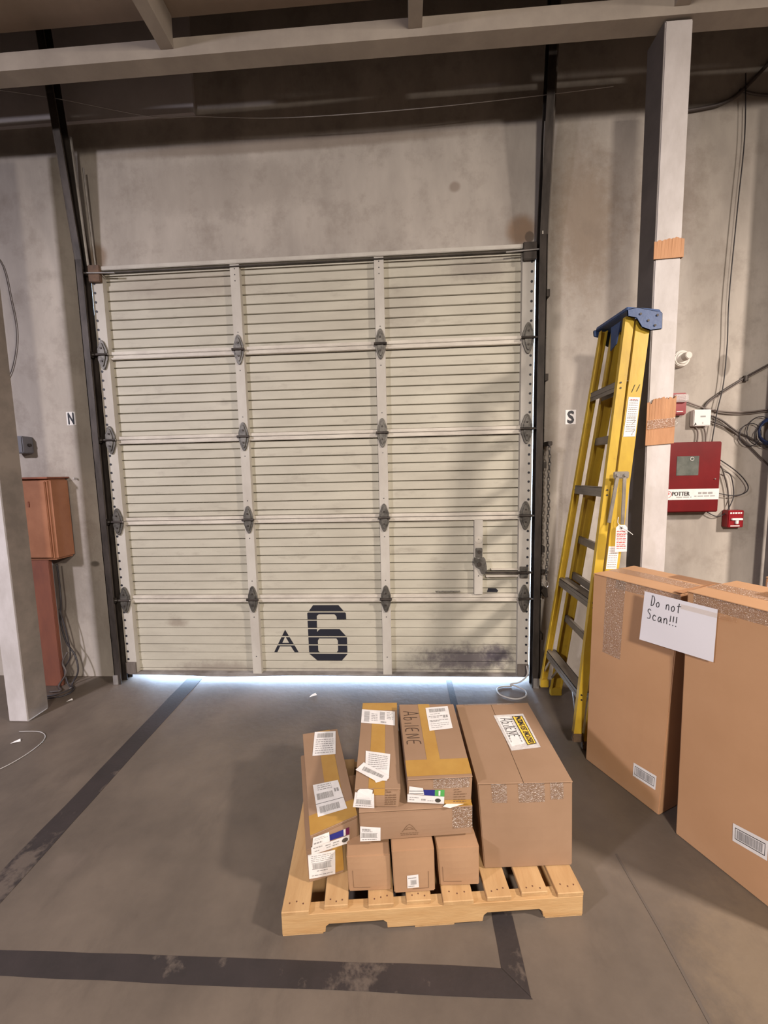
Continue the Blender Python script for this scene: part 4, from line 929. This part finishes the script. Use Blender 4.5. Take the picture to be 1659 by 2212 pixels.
lines('small_print', s, m_print, o, [(.1, .7, .75, .05), (.1, .9, .60, .04), (.08, .55, .22, .16)], .0005, 12, .12); lines('rule_line', Fl['front'], m_ink, tl, [(.0, .40, .445, .02)], .0026, 9, 2)

# tall boxes at the right
def wb(fl, w, dep, ang):
    dx, dy = math.cos(ang), math.sin(ang); nx, ny = -dy, dx
    return [(fl[0], fl[1]), (fl[0]+dx*w, fl[1]+dy*w), (fl[0]+dx*w+nx*dep, fl[1]+dy*w+ny*dep), (fl[0]+nx*dep, fl[1]+ny*dep)]
R_ = math.radians
def tall(fl, w, dep, ang, h, flt, wt, angt, label):
    c = [Vector((a, b, .001)) for a, b in wb(fl, w, dep, R_(ang))]+[Vector((a, b, h)) for a, b in wb(flt, wt, dep, R_(angt))]
    t, F = carton('tall_cardboard_box', label, c, m_cardo, flaps=[(0, 1, 0, .497), (0, 1, .503, 1)], bulge=.006, seamgap=.0015, fthick=.004, n=8)
    return t, F
T1, G1 = tall((3.147, -.765), .385, .33, -64.3, 1.045, (3.158, -.762), .410, -62.3, 'tall orange-brown box right beside the ladder foot')
T2, G2 = tall((3.330, -1.20), .47, .34, -65, 1.085, (3.322, -1.198), .47, -65, 'tall orange-brown box nearest the camera at the right edge')
T3, G3 = tall((3.815, -.985), .45, .34, -62, 1.082, (3.815, -.985), .45, -62, 'tall box at far right behind the others, white paper on its corner')
barcode_label('barcode_label', G1['front'], [(.672, .098), (.941, .105), (.941, .172), (.672, .164)], T1, 21, frame=True, bc=(.13, .87, .26, .74))
barcode_label('barcode_label', G2['front'], [(.423, .146), (.640, .162), (.640, .233), (.420, .213)], T2, 22, frame=True, bc=(.13, .87, .26, .74))
decal('clear_tape', G1['front'], m_clear, T1, .0012, (.18, .42), (.62, 1.0)); decal('clear_tape', G1['front'], m_clear, T1, .0013, (.30, 1.0), (.955, 1.0)); decal('clear_tape', G1['top'], m_clear, T1, .0010, (0, 1), (.35, .65))
decal('clear_tape', G2['front'], m_clear, T2, .0012, (.05, .60), (.95, 1.0)); decal('clear_tape', G2['top'], m_clear, T2, .0010, (0, 1), (.35, .65))
m_cdark = mat('wet_look_tape', (.33, .17, .08), rough=.25, alpha=.55)
decal('brown_tape', G1['top'], m_cdark, T1, .0014, (.55, 1.0), (.72, 1.0)); decal('brown_tape', G2['top'], m_cdark, T2, .0014, (.3, .55), (.5, .75))
# tape ridge bridging the two tops
o = MB().prism([G1['top'].P(.93, .02, .004), G1['top'].P(1.01, .0, .006), G1['top'].P(1.02, .75, .012), G1['top'].P(.96, .78, .004)], (0, 0, .003)).build('tape_ridge', m_cardwrap, T1)
# notice paper taped over both boxes
A = [Vector(q) for q in ((3.2385, -1.041, .810), (3.3675, -1.300, .835), (3.3715, -1.299, 1.045), (3.252, -1.042, 1.036))]
nrm = Vector((-.901, -.434, 0)).normalized()
A = [A[0]+nrm*.004, A[1]+nrm*.012, A[2]+nrm*.012, A[3]+nrm*.004]
f = Face(*A, bulge=.004)
nt_ = thing('notice_paper', 'large white sheet handwritten Do not Scan, taped across two tall boxes', 'notice', (A[0]+A[1])/2)
sh = decal('sheet', f, m_sheet, nt_, 0, n=8)
handwrite(f, m_ink, nt_, 'Do not', (.12, .57), (.75, .95), .001, .0030)
handwrite(f, m_ink, nt_, 'Scan!!!', (.08, .54), (.47, .67), .001, .0030)
decal('clear_tape', f, film('thin_film', .07, .25), nt_, .0015, (.55, 1.22), (.84, .93))
f = Face(G3['front'].P(.02, .80, .003), G3['front'].P(.62, .80, .003), G3['front'].P(.62, .98, .003), G3['front'].P(.02, .98, .003))
n3 = thing('notice_paper', 'partly hidden white sheet on the far box at right edge', 'notice', f.P(.5, 0))
decal('sheet', f, m_sheet, n3, 0); handwrite(f, m_ink, n3, 'Do not', (.12, .60), (.60, .88), .001, .0030); handwrite(f, m_ink, n3, 'Scan!!!', (.10, .55), (.35, .55), .001, .0030)
